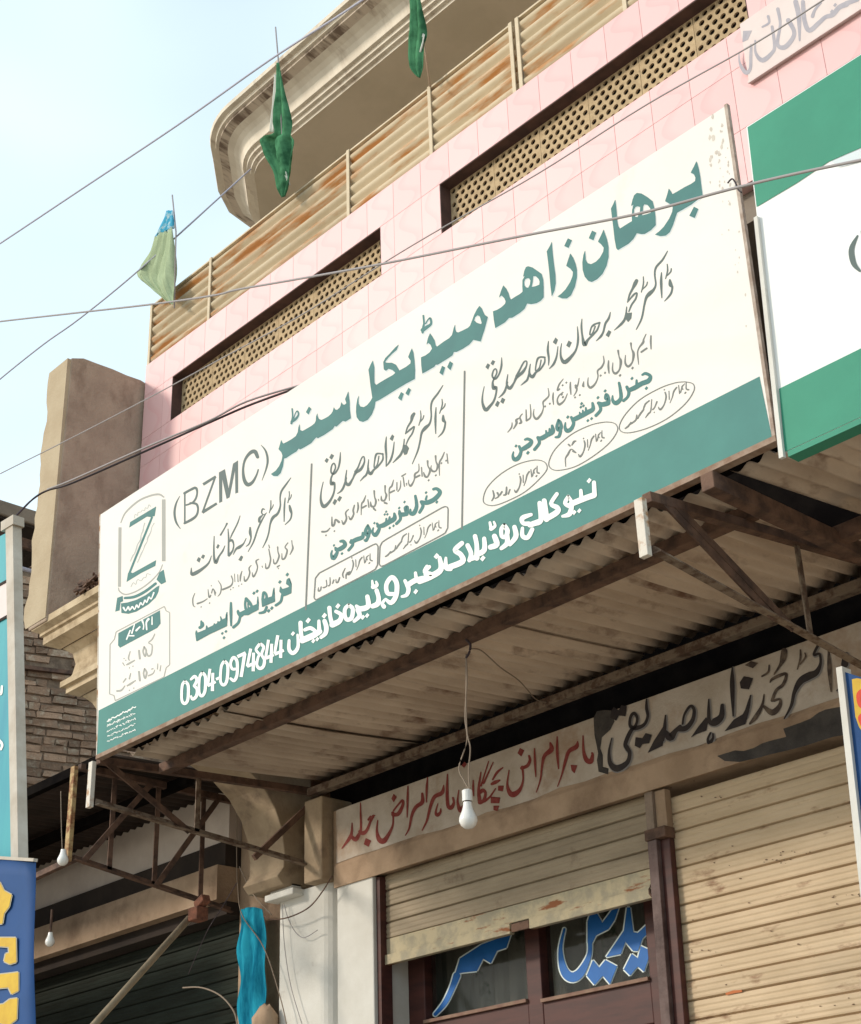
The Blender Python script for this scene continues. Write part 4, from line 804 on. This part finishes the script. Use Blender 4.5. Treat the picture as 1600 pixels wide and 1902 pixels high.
# pierced blocks in the openings
def jali(q):
    n, pt = 7, .3025 / 7; hw = .0152
    for r in range(n):
        offs = .5 if r % 2 else 0
        for c in range(n):
            # each cell is a plate with an eight sided hole
            cx, cz = (c + .5 + (0 if not offs else .5)) * pt, (r + .5) * pt
            if offs and c == n - 1:
                q.box(0, pt / 2, 0, .009, r * pt, (r + 1) * pt); q.box(pt * (n - .5), pt * n, 0, .009, r * pt, (r + 1) * pt); continue
            x0, x1, z0, z1 = cx - pt / 2, cx + pt / 2, cz - pt / 2, cz + pt / 2
            oc = [(cx + hw * math.cos(a * math.pi / 4 + .39), cz + hw * math.sin(a * math.pi / 4 + .39)) for a in range(8)]
            sq = [(x1, cz + pt * .25), (cx + pt * .25, z1), (cx - pt * .25, z1), (x0, cz + pt * .25), (x0, cz - pt * .25), (cx - pt * .25, z0), (cx + pt * .25, z0), (x1, cz - pt * .25)]
            for i in range(8):
                j = (i + 1) % 8
                q.poly([(sq[i][0], 0, sq[i][1]), (sq[j][0], 0, sq[j][1]), (oc[j][0], 0, oc[j][1]), (oc[i][0], 0, oc[i][1])])
                q.poly([(oc[i][0], 0, oc[i][1]), (oc[j][0], 0, oc[j][1]), (oc[j][0], .009, oc[j][1]), (oc[i][0], .009, oc[i][1])])
            for (ax, az), s_, t_ in (((x1, z1), sq[0], sq[1]), ((x0, z1), sq[2], sq[3]), ((x0, z0), sq[4], sq[5]), ((x1, z0), sq[6], sq[7])):
                q.poly([(ax, 0, az), (s_[0], 0, s_[1]), (t_[0], 0, t_[1])])
jm = unit_mesh('jali_block', M_jali, jali)
for (a, c, z0, z1) in OP:
    o = MB().box(a - .0, c + .0, PY + .001, PY + .16, z1 - .006, z1 + .0).box(a, a + .005, PY + .001, PY + .16, z0, z1 - .006).box(c - .005, c, PY + .001, PY + .16, z0, z1 - .006).box(a, c, PY + .05, PY + .16, z0, z0 + .004).build('opening_reveal', M_revshade, PW)
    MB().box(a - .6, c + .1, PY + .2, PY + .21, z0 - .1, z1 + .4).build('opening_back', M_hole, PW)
    n = round((c - a) / .3025); wd = (c - a - .012) / n
    for i in range(n): piece('jali_block', jm, M_jali, PW, (a + .006 + i * wd, PY + .068, z0 + .003), ((wd - .002) / .3025, 1, .98))
# white marble name plaque on the tiles
PQ = empty('wall_plaque', (-2.0, PY, 4.6), 'pale marble plaque with grey Urdu calligraphy on the pink tiles at the top right', 'plaque')
q0 = atY(1378, 68, PY - .014); q1 = atY(1376, 165, PY - .014)
MB().box(q0.x, -.9, PY - .014, PY - .001, q1.z, q0.z + .07).build('slab', M_plaqb, PQ, bevel=.002)
MB().box(q0.x, -.9, PY - .022, PY - .0145, q1.z - .004, q1.z + .008).build('rim', M_plaqb, PQ)
lettering(PLAQ, PY - .014, M_plaqt, PQ, label='grey relief Urdu calligraphy')

# ---------------------------------------------------------------- ribbed sheet railing on top
RL = empty('sheet_railing', (-4.3, 4.33, 5.24), 'beige ribbed sheet railing with rust streaks along the balcony top', 'railing')
px = [v * 1.0115 for v in (-7.06, -6.43, -5.15, -4.495, -3.885, -3.20, -2.5, -1.8, -1.1)]
for i in range(8):
    x0, x1 = px[i] + .006, px[i + 1] - .006
    if i == 4: x0 += .035
    rows = []
    zt = 5.674 if i < 4 else 5.680
    N = 61
    for j in range(N):
        z = 5.238 + (zt - 5.238) * j / (N - 1); ph = (j % 10) / 10
        y = 4.402 - .022 * (0.5 - .5 * math.cos(2 * math.pi * ph)) ** .6
        rows.append([(x0, y, z), ((x0 + x1) / 2, y + .002 * math.sin(i * 3), z), (x1, y, z)])
    MB().grid(rows).build('ribbed_sheet', M_louv, RL, solid=.0015)
for i, x in enumerate(px):
    for dx in ((-.018, .028) if i == 4 else (0,)):
        MB().box(x + dx - .011, x + dx + .011, 4.373, 4.379, 5.238, 5.688).box(x + dx - .011, x + dx - .007, 4.379, 4.41, 5.238, 5.684).build('upright', M_lpost, RL)
MB().box(px[0], px[4] - .02, 4.38, 4.405, 5.675, 5.686).build('top_rail', M_lpost, RL)
MB().box(px[4] + .03, px[8], 4.38, 4.405, 5.681, 5.693).build('top_rail', M_lpost, RL)

# ---------------------------------------------------------------- roof slab with the moulded rounded cornice
RS = empty('roof_slab', (-5, 5.2, 6.9), 'overhanging upper roof slab with a weathered rounded moulded cornice', 'roof')
RYF, RZ, RXL, rad = 4.98, 6.97, -7.0, .09     # soffit edge line, corner radius
prof = [(0, 0), (0, .024), (.028, .024), (.030, .05), (.055, .05), (.057, .078), (.083, .078), (.086, .105), (.095, .14), (.115, .17), (.145, .192), (.19, .208), (.25, .218), (.25, .238), (.272, .238), (.276, .264), (.31, .264), (.316, .29), (.28, .30)]
path = [((x, RYF), (0, -1)) for x in (.5, -2, -4, -6.8)]
for t in range(1, 7):                      # the front swings round into the angled corner
    a = math.pi / 4 * t / 7; path.append(((-6.8 - .35 * math.sin(a), RYF + .35 * (1 - math.cos(a))), (-math.sin(a), -math.cos(a))))
path += [((-7.12, 5.15), (-.707, -.707)), ((-7.36, 5.36), (-.707, -.707)), ((-7.44, 5.46), (-.92, -.38)), ((-7.47, 5.6), (-1, 0)), ((-7.47, 6.6), (-1, 0))]
rows = [[(c[0] + nn[0] * d, c[1] + nn[1] * d, RZ + h) for c, nn in path] for d, h in prof]
MB().grid(rows[:12]).build('cornice_moulding', M_corn, RS, smooth=False)
MB().grid(rows[11:14]).build('cornice_moulding', M_cornd, RS, smooth=False)
MB().grid(rows[13:]).build('cornice_lip', M_corn, RS, smooth=False)
so_ = MB(); so_.poly([(c[0], c[1], RZ + .001) for c, _ in path] + [(.5, 6.6, RZ + .001)]); so_.build('soffit', M_soff, RS)
so_ = MB(); so_.poly([(c[0] + nn[0] * .3, c[1] + nn[1] * .3, RZ + .28) for c, nn in path] + [(.5, 6.6, RZ + .28)]); so_.build('roof_top', M_soff, RS)

# ---------------------------------------------------------------- dividing slab wall and old cornice at the left
DW = empty('divider_wall', (-7.25, 4.2, 3.5), 'bare brown cement dividing wall left of the pink tiles', 'wall')
random.seed(5)
tp = [(3.85 + i * .1, 5.125 + random.uniform(-.012, .012)) for i in range(13)]; tp[0] = (3.87, 5.10)
mb = MB(); mb.prism(tp + [(5.05, 3.4), (3.85, 3.4)], -7.372, -7.175); o = mb.build('wall', M_slab, DW, bevel=.008)
mb = MB(); N = 24
fl = []
for i in range(N + 1):
    z = 3.42 + (5.09 - 3.42) * i / N; fl.append([(-7.385 - (.02 * math.sin(i * .9) + .03 * (1 - i / N) if i % 3 else .012), 3.848, z), (-7.18, 3.846, z), (-7.18, 3.87, z)])
mb.grid(fl).build('front_edge', M_slabf, DW)
OC = empty('old_cornice', (-6.8, 3.95, 3.1), 'crumbling cream plaster cornice under the dividing wall', 'cornice')
def cornice(prof, xl, xr, y, name, m):
    # profile (out, height) turned round the left end: front run, mitre, side run
    ring = [((xr, y), (0, -1)), ((xl, y), (0, -1)), ((xl, y), (-1, -1)), ((xl, y), (-1, 0)), ((xl, y + 1.2), (-1, 0))]
    ring = [((xr, y), (0, -1)), ((xl, y), (-1, -1)), ((xl, y + 1.2), (-1, 0))]
    rows = [[(c[0] + n_[0] * d, c[1] + n_[1] * d, h) for c, n_ in ring] for d, h in prof]
    return MB().grid(rows).build(name, m, OC)
cornice([(0, 3.435), (.10, 3.435), (.10, 3.395), (.065, 3.375), (.065, 3.36), (.05, 3.355), (.05, 3.31), (-.02, 3.28)], -7.25, -5.9, 3.96, 'top_moulding', M_old)
cornice([(-.03, 3.282), (-.07, 3.25), (-.085, 3.19), (-.075, 3.13), (-.055, 3.09)], -7.25, -5.9, 3.96, 'cove', M_old)
cornice([(-.06, 3.092), (-.03, 3.088), (-.03, 3.055), (-.055, 3.05), (-.055, 3.02), (-.11, 3.0)], -7.25, -5.9, 3.96, 'lower_moulding', M_old)
cornice([(-.12, 3.001), (-.16, 2.96), (-.19, 2.90), (-.26, 2.85), (-.36, 2.82)], -7.25, -5.9, 3.96, 'scroll', M_old)
MB().box(-7.25, -5.9, 4.35, 5.1, 2.80, 3.42).build('core', M_slab, OC)
bird = MB()  # clump of dry twigs lying on the ledge
for i in range(40):
    a = random.uniform(0, 6.3); c = Vector((-6.80 + random.uniform(-.07, .07), 3.87 + random.uniform(-.02, .02), 3.455 + random.uniform(0, .05)))
    d = Vector((math.cos(a) * .05, math.sin(a) * .02, random.uniform(-.02, .025))); bird.bar(c - d, c + d, .012, .01)
tag(bird.build('twig_nest', M_steel), 'dark clump of twigs on the cream ledge beside the board', 'nest')

# ---------------------------------------------------------------- brick side wall of the house behind
dv = ray(7800, 2174); dl = math.hypot(dv[0], dv[1]); dx, dy = dv[0] / dl, dv[1] / dl
c0 = atY(110, 1250, 6.5); ang = math.atan2(dy, dx)
BW = empty('brick_house', (c0.x, c0.y, 4.0), 'old bare brick house wall behind the turquoise banner', 'building')
def W(u, v, z): return (c0.x + dx * u - dy * v, c0.y + dy * u + dx * v, z)      # u along the wall, v into it
mb = MB()
for (u0, u1, z0, z1) in ((-2.0, 1.6, 4.08, 6.22),):
    n = len(mb.v); mb.v += [W(u, v, z) for z in (z0, z1) for v in (.02, .3) for u in (u0, u1)]
    mb.f += [tuple(n + i for i in f) for f in ((0, 2, 3, 1), (4, 5, 7, 6), (0, 1, 5, 4), (2, 6, 7, 3), (0, 4, 6, 2), (1, 3, 7, 5))]
mb.build('wall', M_mort, BW)
bms = []
random.seed(21)
for v in range(9):
    bb = MB().box(0, 1, -1, 0, 0, 1); bb.v = [(x + random.uniform(-.05, .05), y * random.uniform(.5, 1.3) if y < 0 else y, z + random.uniform(-.14, .14)) for x, y, z in bb.v]
    me = bpy.data.meshes.new('brick'); me.from_pydata(bb.v, [], bb.f); me.materials.append(M_brick)
    bm = bmesh.new(); bm.from_mesh(me); bmesh.ops.recalc_face_normals(bm, faces=bm.faces); bm.to_mesh(me); bm.free(); bms.append(me)
cnt = 0; z = 4.09; r = 0
while z < 6.15:
    u = -.85 + (r % 2) * .11 + random.uniform(-.03, .03)
    while u < .80:
        L_ = random.choice((.22, .22, .225, .11, .2)); 
        if abs(z - 5.10) > .04 and cnt < 298 and random.random() > .02:
            P_ = W(u, .02, z + random.uniform(-.005, .005)); o = piece('brick', random.choice(bms), M_brick, BW, P_, (L_ - .012, .022 * random.uniform(.4, 1.7), .060 * random.uniform(.8, 1.08)), (0, random.uniform(-.03, .03), ang)); cnt += 1
        u += L_
    z += .0745; r += 1
mb = MB(); mb.bar(W(-1.6, -.02, 5.13), W(1.3, -.02, 5.13), .05, .035).build('tie_beam', M_steel, BW)
# plain roof with rafters over it
pr = empty('porch_roof', (-9.5, 5, 4.9), 'grey roof edge with dark rafters above the brick house', 'roof')
MB().box(-12, -9.0, 3.7, 5.0, 4.95, 5.06).build('roof_sheet', M_concrete, pr, bevel=.01)
MB().box(-12, -9.02, 3.75, 4.98, 4.93, 4.949).build('ceiling_board', M_dark, pr)
for i in range(3): MB().box(-12, -9.06, 3.9 + i * .45, 3.95 + i * .45, 4.87, 4.929).build('rafter', M_dark, pr)
MB().box(-9.12, -9.08, 3.9, 5.0, 4.80, 4.869).build('beam', M_steel, pr)
MB().tube([(-9.15, 3.8, 4.66), (-9.15, 5.4, 4.68)], .015, 8).build('tie_rod', M_wirel, pr)
W2 = empty('rear_block', (-13, 8, 0), 'dark lower storey under the bare brick wall', 'building')
MB().box(-15.5, -7.9, 7.6, 9, -H, 4.0).build('wall', M_dark, W2)
# ---------------------------------------------------------------- neighbour's shop at the lower left
NB = empty('neighbour_shop', (-8.5, 5.2, -H), 'dark shaded shop front left of the white pillar', 'building')
def npart(name, m, fn, **k):
    mb = MB(); fn(mb); return mb.build(name, m, NB, **k)
npart('lintel', M_pale, lambda b: b.box(-12, -7.03, 5.0, 5.3, 2.33, 2.75))
npart('shutter_box', M_plas, lambda b: b.box(-12, -7.03, 4.93, 5.3, 2.0, 2.19))
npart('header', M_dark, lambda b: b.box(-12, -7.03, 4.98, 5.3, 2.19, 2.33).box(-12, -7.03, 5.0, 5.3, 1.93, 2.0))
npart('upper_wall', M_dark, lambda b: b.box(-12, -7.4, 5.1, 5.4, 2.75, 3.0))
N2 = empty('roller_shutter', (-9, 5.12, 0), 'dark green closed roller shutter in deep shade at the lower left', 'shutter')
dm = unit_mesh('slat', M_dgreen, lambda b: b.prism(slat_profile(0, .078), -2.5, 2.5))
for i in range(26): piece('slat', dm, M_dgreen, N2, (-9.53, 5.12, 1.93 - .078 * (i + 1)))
C3 = empty('tin_canopy', (-8.3, 4.5, 2.6), 'dark tin canopy over the shop at the lower left', 'canopy')
corr(-10.5, -6.78, 4.08, 5.02, 2.585, 2.63).build('tin_sheet', mat('dark brown tin', (.05, .033, .026), (.035, .025, .02), scale=6), C3, smooth=True, solid=.002)  # sheet in dark brown tones
MB().box(-10.5, -6.8, 4.05, 4.09, 2.55, 2.60).build('front_beam', M_shadeblk, C3)
MB().box(-10.5, -6.8, 4.55, 4.60, 2.52, 2.57).build('purlin', M_shadeblk, C3)
t3 = truss(-7.0, 4.02, 2.56, 2.07, 5.0, 2.55, 1.93, 'rusty bracket with ochre end plate over the dark shutter', M_steel, M_steel, verts=(.22, .5, .8), diag=((.05, 0, .45), (.5, 0, .9)), plate=False)
MB().box(-7.03, -6.99, 3.985, 4.01, 2.06, 2.56).build('end_plate', mat('ochre paint over rust', (.46, .33, .16), (.22, .09, .04), scale=22, lo=.45, hi=.6, bump=.3), t3, bevel=.003)
MB().bar((-8.3, 4.03, 2.03), (-7.0, 4.03, 2.08), .03, .03).build('tie_rail', M_steel, t3)
NSHADE = empty('signboard', (-9.6, 3.95, 1.5), 'added unseen board that shades the shop front at the far left', 'signboard')  # added out of view to keep the neighbour's shop front in shade
MB().box(-12.5, -8.05, 3.90, 3.93, 1.35, 2.45).build('panel', M_pale, NSHADE); MB().box(-12.5, -8.04, 3.88, 3.94, 1.32, 1.35).build('frame_rail', M_steel, NSHADE)
# bamboo prop with rusty head
BP = empty('prop_pole', (-6.9, 4.3, 0), 'dusty wooden pole leaning diagonally with a rusty clamp at its top', 'pole')
a = atY(165, 1915, 3.9); c = atY(352, 1706, 4.45); MB().tube([a + (a - c) * .6, a, c], .017, 10).build('pole', M_bamboo, BP, smooth=True)
e = atY(372, 1690, 4.47)
MB().box(e.x - .05, e.x + .03, 4.43, 4.50, e.z - .055, e.z + .01).bar(e + Vector((-.02, 0, .02)), e + Vector((.05, 0, .05)), .05, .04).build('clamp', M_rust, BP, bevel=.006)
MB().bar(e + Vector((-.16, .1, .0)), e + Vector((-.02, 0, -.01)), .02, .02).build('clamp_arm', M_rust, BP)
# cloth hanging by the pillar
CL = MB(); rows = []
for j in range(26):
    t = j / 25; y_ = 1690 + 222 * t; xl, xr = 446 - 4 * min(1, t * 3) + 2 * math.sin(t * 14), 490 + 7 * math.sin(min(1, t * 2.5) * 1.57) - 14 * max(0, t - .7)
    rows.append([atY(xl + (xr - xl) * i / 17, y_ - 5 * math.sin(i / 17 * 3.14) * (1 - t), 4.97) + Vector((0, .012 * math.sin(i * .95 + t * 1.5) * (.4 + .6 * math.sin(t * 3.1)) + .006 * math.sin(t * 13 + i * .3), 0)) for i in range(18)])
tag(CL.grid(rows).build('hanging_cloth', M_cyan, smooth=True, solid=.003), 'turquoise cloth hanging beside the white pillar', 'cloth')
cc = atY(492, 1885, 4.95)
RG = MB(); random.seed(4)
rows = []
for i in range(9):
    a_ = math.pi * i / 8; rows.append([(cc.x + .09 * math.sin(a_) * math.cos(b_ * math.pi / 5) * random.uniform(.8, 1.2), cc.y + .05 * math.sin(a_) * math.sin(b_ * math.pi / 5), cc.z - .05 + .10 * math.cos(a_) * random.uniform(.85, 1.1)) for b_ in range(11)])
for r_ in rows: r_[10] = r_[0]
tag(RG.grid(rows).build('cloth_bundle', M_plas, smooth=True), 'dusty brown bundle below the turquoise cloth', 'bundle')

# ---------------------------------------------------------------- boards at the picture's edges
TB = empty('banner_board', (-4.1, 2.0, 1.5), 'turquoise banner board on a cream pipe frame at the left edge', 'signboard')
P2 = lambda x, y, Y=2.0: atY(x, y, Y)
slabq([P2(-160, 1080), P2(15, 988), P2(26, 1606), P2(-160, 1690)], 0, .008).build('panel', M_aqua, TB)
slabq([P2(-160, 1176), P2(18, 1078), P2(20, 1144), P2(-160, 1240)], -.002, -.0005).build('pale_stripe', M_plaqb, TB)
for yy_ in (1078, 1144): slabq([P2(-160, yy_ + 95), P2(18, yy_ - 3), P2(18, yy_ + 2), P2(-160, yy_ + 100)], -.004, -.0025).build('dark_line', M_dark, TB)
slabq([P2(15.5, 978), P2(29, 970), P2(40, 1596), P2(26.5, 1600)], -.01, .02).build('frame_post', M_pipe, TB)
slabq([P2(9, 972), P2(32, 958), P2(32, 975), P2(9, 989)], -.014, .024).build('frame_cap', M_pipe, TB)
lettering(parse('''
@0 0 1
S-20,1260,6 0,1290,5 4,1275,4;S-20,1360,6 3,1380,5 2,1392,4'''), 1.999, M_wt, TB)
NBn = empty('blue_banner', (-3.8, 1.94, .7), 'blue banner with yellow ornate letters at the lower left corner', 'banner')
rows = [[atY(-160 + (225 - 0) * i / 12, y - (i - 12) * 9 * 0 + (12 - i) * (-1.2), 1.94) + Vector((0, .003 * math.sin(i * 1.1 + y * .02), 0)) for i in range(13)] for y in range(1600, 1990, 30)]
MB().grid(rows).build('cloth', M_navy, NBn, smooth=True, solid=.001)
MB().bar(atY(-160, 1584, 1.94), atY(66, 1598, 1.94), .012, .008).build('top_rail', M_pipe, NBn)
YL = parse('''
@0 1350 3.2
P-60,900 0,925 25,975 70,1000 55,1070 25,1110 15,1170 -40,1180;P-60,1255 95,1255 98,1400 60,1412 25,1395 35,1350 55,1345 52,1310 -60,1300;P-60,1480 30,1470 110,1460 110,1570 70,1590 50,1550 -60,1560;P-60,1660 20,1650 60,1620 105,1615 100,1740 60,1770 -60,1760
''')
lettering(YL, 1.9355, M_yout, NBn, grow=2.0, name='lettering_outline'); lettering(YL, 1.9345, M_yel, NBn, label='yellow ornate letters')
RB = empty('small_board', (-2.45, 4.2, 1.5), 'navy board with yellow and red print on a white edge strip at the right edge', 'signboard')
P4 = lambda x, y: atY(x, y, 4.2)
slabq([P4(1560, 1243), P4(1571, 1240), P4(1652, 1960), P4(1638, 1960)], -.02, .03).build('edge_strip', M_col, RB)
slabq([P4(1571.5, 1249), P4(1700, 1290), P4(1780, 1960), P4(1653, 1960)], -.005, .01).build('panel', M_navy, RB)
lettering(parse('''
@1300 1170 5.333
P1510,490 1560,480 1800,520 1800,1100 1620,1020 1580,960 1545,860 1520,620'''), 4.192, M_yel, RB, name='yellow_field')
lettering(parse('''
@1300 1170 5.333
S1640,600,60 1580,640,50 1590,740,40 1640,760,60;S1640,840,60 1590,870,40 1620,940,50'''), 4.190, M_rprint, RB, name='lettering', label='red print on yellow')

# ---------------------------------------------------------------- bulb, cords
def bulb(P0, r, label, parent=None, full=True):
    R_ = empty('light_bulb', P0, label, 'light bulb', 'bare bulbs hanging under the canopies')
    x, y, z = P0
    pr_ = [(0, -1.28), (.45, -1.2), (.8, -.9), (1, -.45), (.98, -.1), (.8, .35), (.62, .75), (.5, 1.25), (.47, 1.6)]
    rows = [[(x + r * a_ * math.cos(t * math.pi / 10), y + r * a_ * math.sin(t * math.pi / 10), z + r * h) for t in range(21)] for a_, h in pr_]
    MB().grid(rows).build('globe', M_bulb, R_, smooth=True)
    if full:
        MB().tube([(x, y, z + r * 1.6), (x, y, z + r * 1.72)], r * .44, 16).build('collar', M_wiredk, R_)
        MB().tube([(x, y, z + r * 1.72), (x, y, z + r * 2.9), (x, y, z + r * 3.0)], [r * .56, r * .56, r * .40], 20).build('holder', M_hold, R_)
    return R_
bz_ = atY(870, 1518, 3.95); bl = bulb(tuple(bz_), .0345, 'white bare bulb in a white holder hanging in front of the red lettering')
def wirepts(px_, Y, Ys=None): return [atY(a, b, Y if Ys is None else Ys[i]) for i, (a, b) in enumerate(px_)]
def smoothp(p, k=6):
    o = []
    for i in range(len(p) - 1):
        a, b, c, d = p[max(i - 1, 0)], p[i], p[i + 1], p[min(i + 2, len(p) - 1)]
        for t in range(k):
            t /= k; o.append(.5 * (2 * b + (c - a) * t + (2 * a - 5 * b + 4 * c - d) * t * t + (3 * b - a - 3 * c + d) * t ** 3))
    return o + [p[-1]]
def wire(px_, Y, r, m, label, group=None, Ys=None, name='cable', cat='cable', par=None):
    p_ = smoothp(wirepts(px_, Y, Ys)); o = MB().tube(p_, r, 6).build(name, m, par, smooth=True)
    if par is None: tag(o, label, cat, group)
    return o
wire([(866, 1215), (868, 1260), (864, 1330), (868, 1375), (853, 1425), (862, 1450), (872, 1467)], 3.95, .0028, M_cord, '', name='cord', par=bl)
wire([(866, 1215), (866, 1300), (868, 1360), (874, 1390), (871, 1430), (873, 1467)], 3.95, .0028, M_cord, '', name='cord', par=bl)
wire([(866, 1188), (874, 1197), (872, 1212), (866, 1222)], 3.95, .005, M_wiredk, '', name='cord_knot', par=bl)
wire([(874, 1205), (895, 1209), (930, 1240), (965, 1265), (995, 1298), (1015, 1305)], 0, .0028, M_cord, 'tan cord running from the bulb to the wall under the canopy', Ys=[3.96, 4.05, 4.35, 4.6, 4.85, 4.93])
G1 = 'overhead cables crossing the street front'
wire([(-60, 490), (0, 452), (150, 352), (330, 232), (500, 112), (640, 22), (760, -60)], 2.9, .0045, M_wirel, 'topmost overhead cable crossing the sky up to the cornice', G1)
wire([(-60, 757), (0, 704), (80, 640), (150, 590), (260, 500), (415, 360), (520, 265), (640, 160)], 0, .0055, M_wirel, 'overhead cable passing in front of the light green flag and behind the cornice', G1, Ys=[4.2, 4.2, 4.2, 4.22, 4.25, 4.6, 5.6, 6.6])
wire([(-60, 606), (0, 597), (150, 580), (290, 564), (400, 548), (440, 538), (560, 517), (710, 490), (960, 440), (1180, 398), (1350, 353), (1480, 322), (1660, 285)], 3.0, .0042, M_wire, 'long cable that sags across the ribbed railing, the pink tiles and the board title', G1)
wire([(-60, 912), (0, 880), (130, 815), (265, 745), (400, 672), (560, 585), (710, 490), (820, 424), (1000, 322), (1200, 195), (1400, 82), (1545, -10), (1660, -80)], 3.05, .0025, M_wire, 'thin cable climbing from the divider wall past the upper openings to the plaque', G1)
wire([(-60, 1040), (0, 985), (30, 958), (60, 928), (88, 911), (135, 897), (270, 838), (400, 780), (470, 750), (570, 714)], 0, .0055, M_wiredk, 'thick dark cable entering from the lower left behind the board top', G1, Ys=[3.3, 3.4, 3.5, 3.6, 3.65, 3.68, 3.7, 3.74, 3.78, 3.85])
wire([(88, 909), (135, 891), (270, 831), (385, 783), (460, 745), (570, 712)], 0, .005, M_wire, 'grey cable twisted along the thick dark cable beside the divider wall', G1, Ys=[3.64, 3.66, 3.68, 3.72, 3.76, 3.85])
G2 = 'loose wires on the pillars'
wire([(617, 1627), (600, 1655), (575, 1685), (540, 1703), (510, 1708), (490, 1702)], 4.93, .0035, M_steel, 'dark wire loop hanging across the top of the white pillar', G2)
wire([(528, 1680), (535, 1705), (548, 1730), (565, 1742), (590, 1728)], 4.97, .0022, M_wire, 'thin grey wire curl on the white pillar', G2)
wire([(525, 1680), (528, 1750), (540, 1830), (565, 1915)], 4.97, .0022, M_wire, 'thin wire running down the left white pillar', G2)
wire([(440, 1500), (440, 1600), (442, 1650), (450, 1700), (490, 1760), (520, 1850), (535, 1915)], 4.95, .003, M_cord, 'tan wire falling from the bracket beside the turquoise cloth', G2)
wire([(445, 1610), (470, 1660), (505, 1700)], 4.9, .003, M_cord, 'short tan wire crossing behind the pillar top', G2)
wire([(440, 1640), (410, 1690), (385, 1730), (350, 1810)], 4.7, .0022, M_wiredk, 'dark wire hanging below the rusty clamp', G2)
wire([(340, 1835), (375, 1835), (410, 1850), (435, 1880), (442, 1915)], 4.6, .004, M_cord, 'thick tan wire arching over the dark shutter at the bottom', G2)
b2 = bulb(tuple(atY(93, 1747, 4.3)), .026, 'small dim bulb in front of the dark green shutter', full=False)
wire([(97, 1690), (95, 1715), (93, 1737)], 4.3, .008, M_steel, '', name='socket', par=b2)
b3 = bulb(tuple(atY(117, 1595, 3.9)), .028, 'dusty bulb hanging beside the ochre end plate', full=False)
wire([(113, 1470), (114, 1530), (116, 1585)], 3.9, .0025, M_cord, '', name='cord', par=b3)

# ---------------------------------------------------------------- flags on the railing
def flag(label, pole, polem, cloths, Y=4.30):
    f0 = atY(*pole[-1], Y); F = empty('flag', tuple(f0), label, 'flag', 'small flags tied to the railing')
    MB().tube([atY(a, b, Y) for a, b in pole], .005, 6).build('stick', polem, F, smooth=True)
    for edge, m in cloths:                  # two edges in picture order, folded cloth between them
        sm_ = lambda e: [(v.x, v.y) for v in smoothp([Vector((a, b, 0)) for a, b in e], 4)]
        L_, R_ = sm_(edge[0]), sm_(edge[1]); n = len(L_); rows = []
        for i in range(n):
            a, c = atY(*L_[i], Y), atY(*R_[i], Y)
            rows.append([a.lerp(c, j / 16) + Vector((0, .022 * (.4 if a.z > 5.3 and a.x < -6 else 1) * math.sin(j * .75 + i * .22) * (a - c).length * 4 + .008 * math.sin(j * 1.9 + i * .5) * (a - c).length * 4 - .01, 0)) for j in range(17)])
        MB().grid(rows).build('cloth', m, F, smooth=True, solid=.002)
flag('pale green and sky blue triangular flag at the far left end of the railing', [(320, 362), (327, 430), (324, 572)], M_wire,
     [([(312, 385), (291, 438), (278, 472), (254, 510), (264, 528), (300, 560)], [(323, 385), (325, 425), (326, 430), (325, 500), (326, 545), (322, 566)], ), ][0:0] + [(([(312, 392), (303, 412), (290, 440)], [(324, 392), (325, 412), (325, 424)]), M_flagb), (([(290, 440), (274, 474), (256, 508), (280, 534), (318, 565)], [(325, 424), (326, 470), (325, 520), (325, 550), (324, 567)]), M_flagw)])
flag('dark green furled flag in the middle, before the moulded cornice', [(512, 50), (517, 110), (530, 365)], M_wire,
     [(([(516, 118), (513, 170), (508, 220), (512, 250), (492, 262), (500, 290), (514, 320), (516, 350), (526, 368)], [(522, 118), (530, 170), (541, 225), (541, 250), (546, 262), (547, 290), (546, 320), (541, 345), (532, 366)]), M_flagg),
      (([(512, 140), (507, 200), (503, 245)], [(518, 140), (516, 200), (512, 247)]), M_fwhite), (([(518, 290), (526, 315), (536, 335)], [(522, 288), (533, 315), (541, 345)]), M_fwhite)])
flag('green furled flag on a bamboo stick near the picture top', [(772, -40), (785, 60), (799, 160)], M_stick,
     [(([(760, -30), (762, 20), (761, 60), (761, 100), (766, 128), (780, 145)], [(780, -30), (786, 20), (793, 60), (789, 90), (788, 125), (784, 146)]), M_flagg),
      (([(788, 63), (781, 85), (775, 110)], [(793, 66), (787, 90), (779, 112)]), M_fwhite)])
# hook on the board edge and nail heads
hk = wire([(1352, 340), (1360, 332), (1366, 338), (1372, 352), (1378, 357)], 3.63, .003, M_wiredk, 'small wire hook at the right edge of the teal board', cat='hook', name='wire_hook')
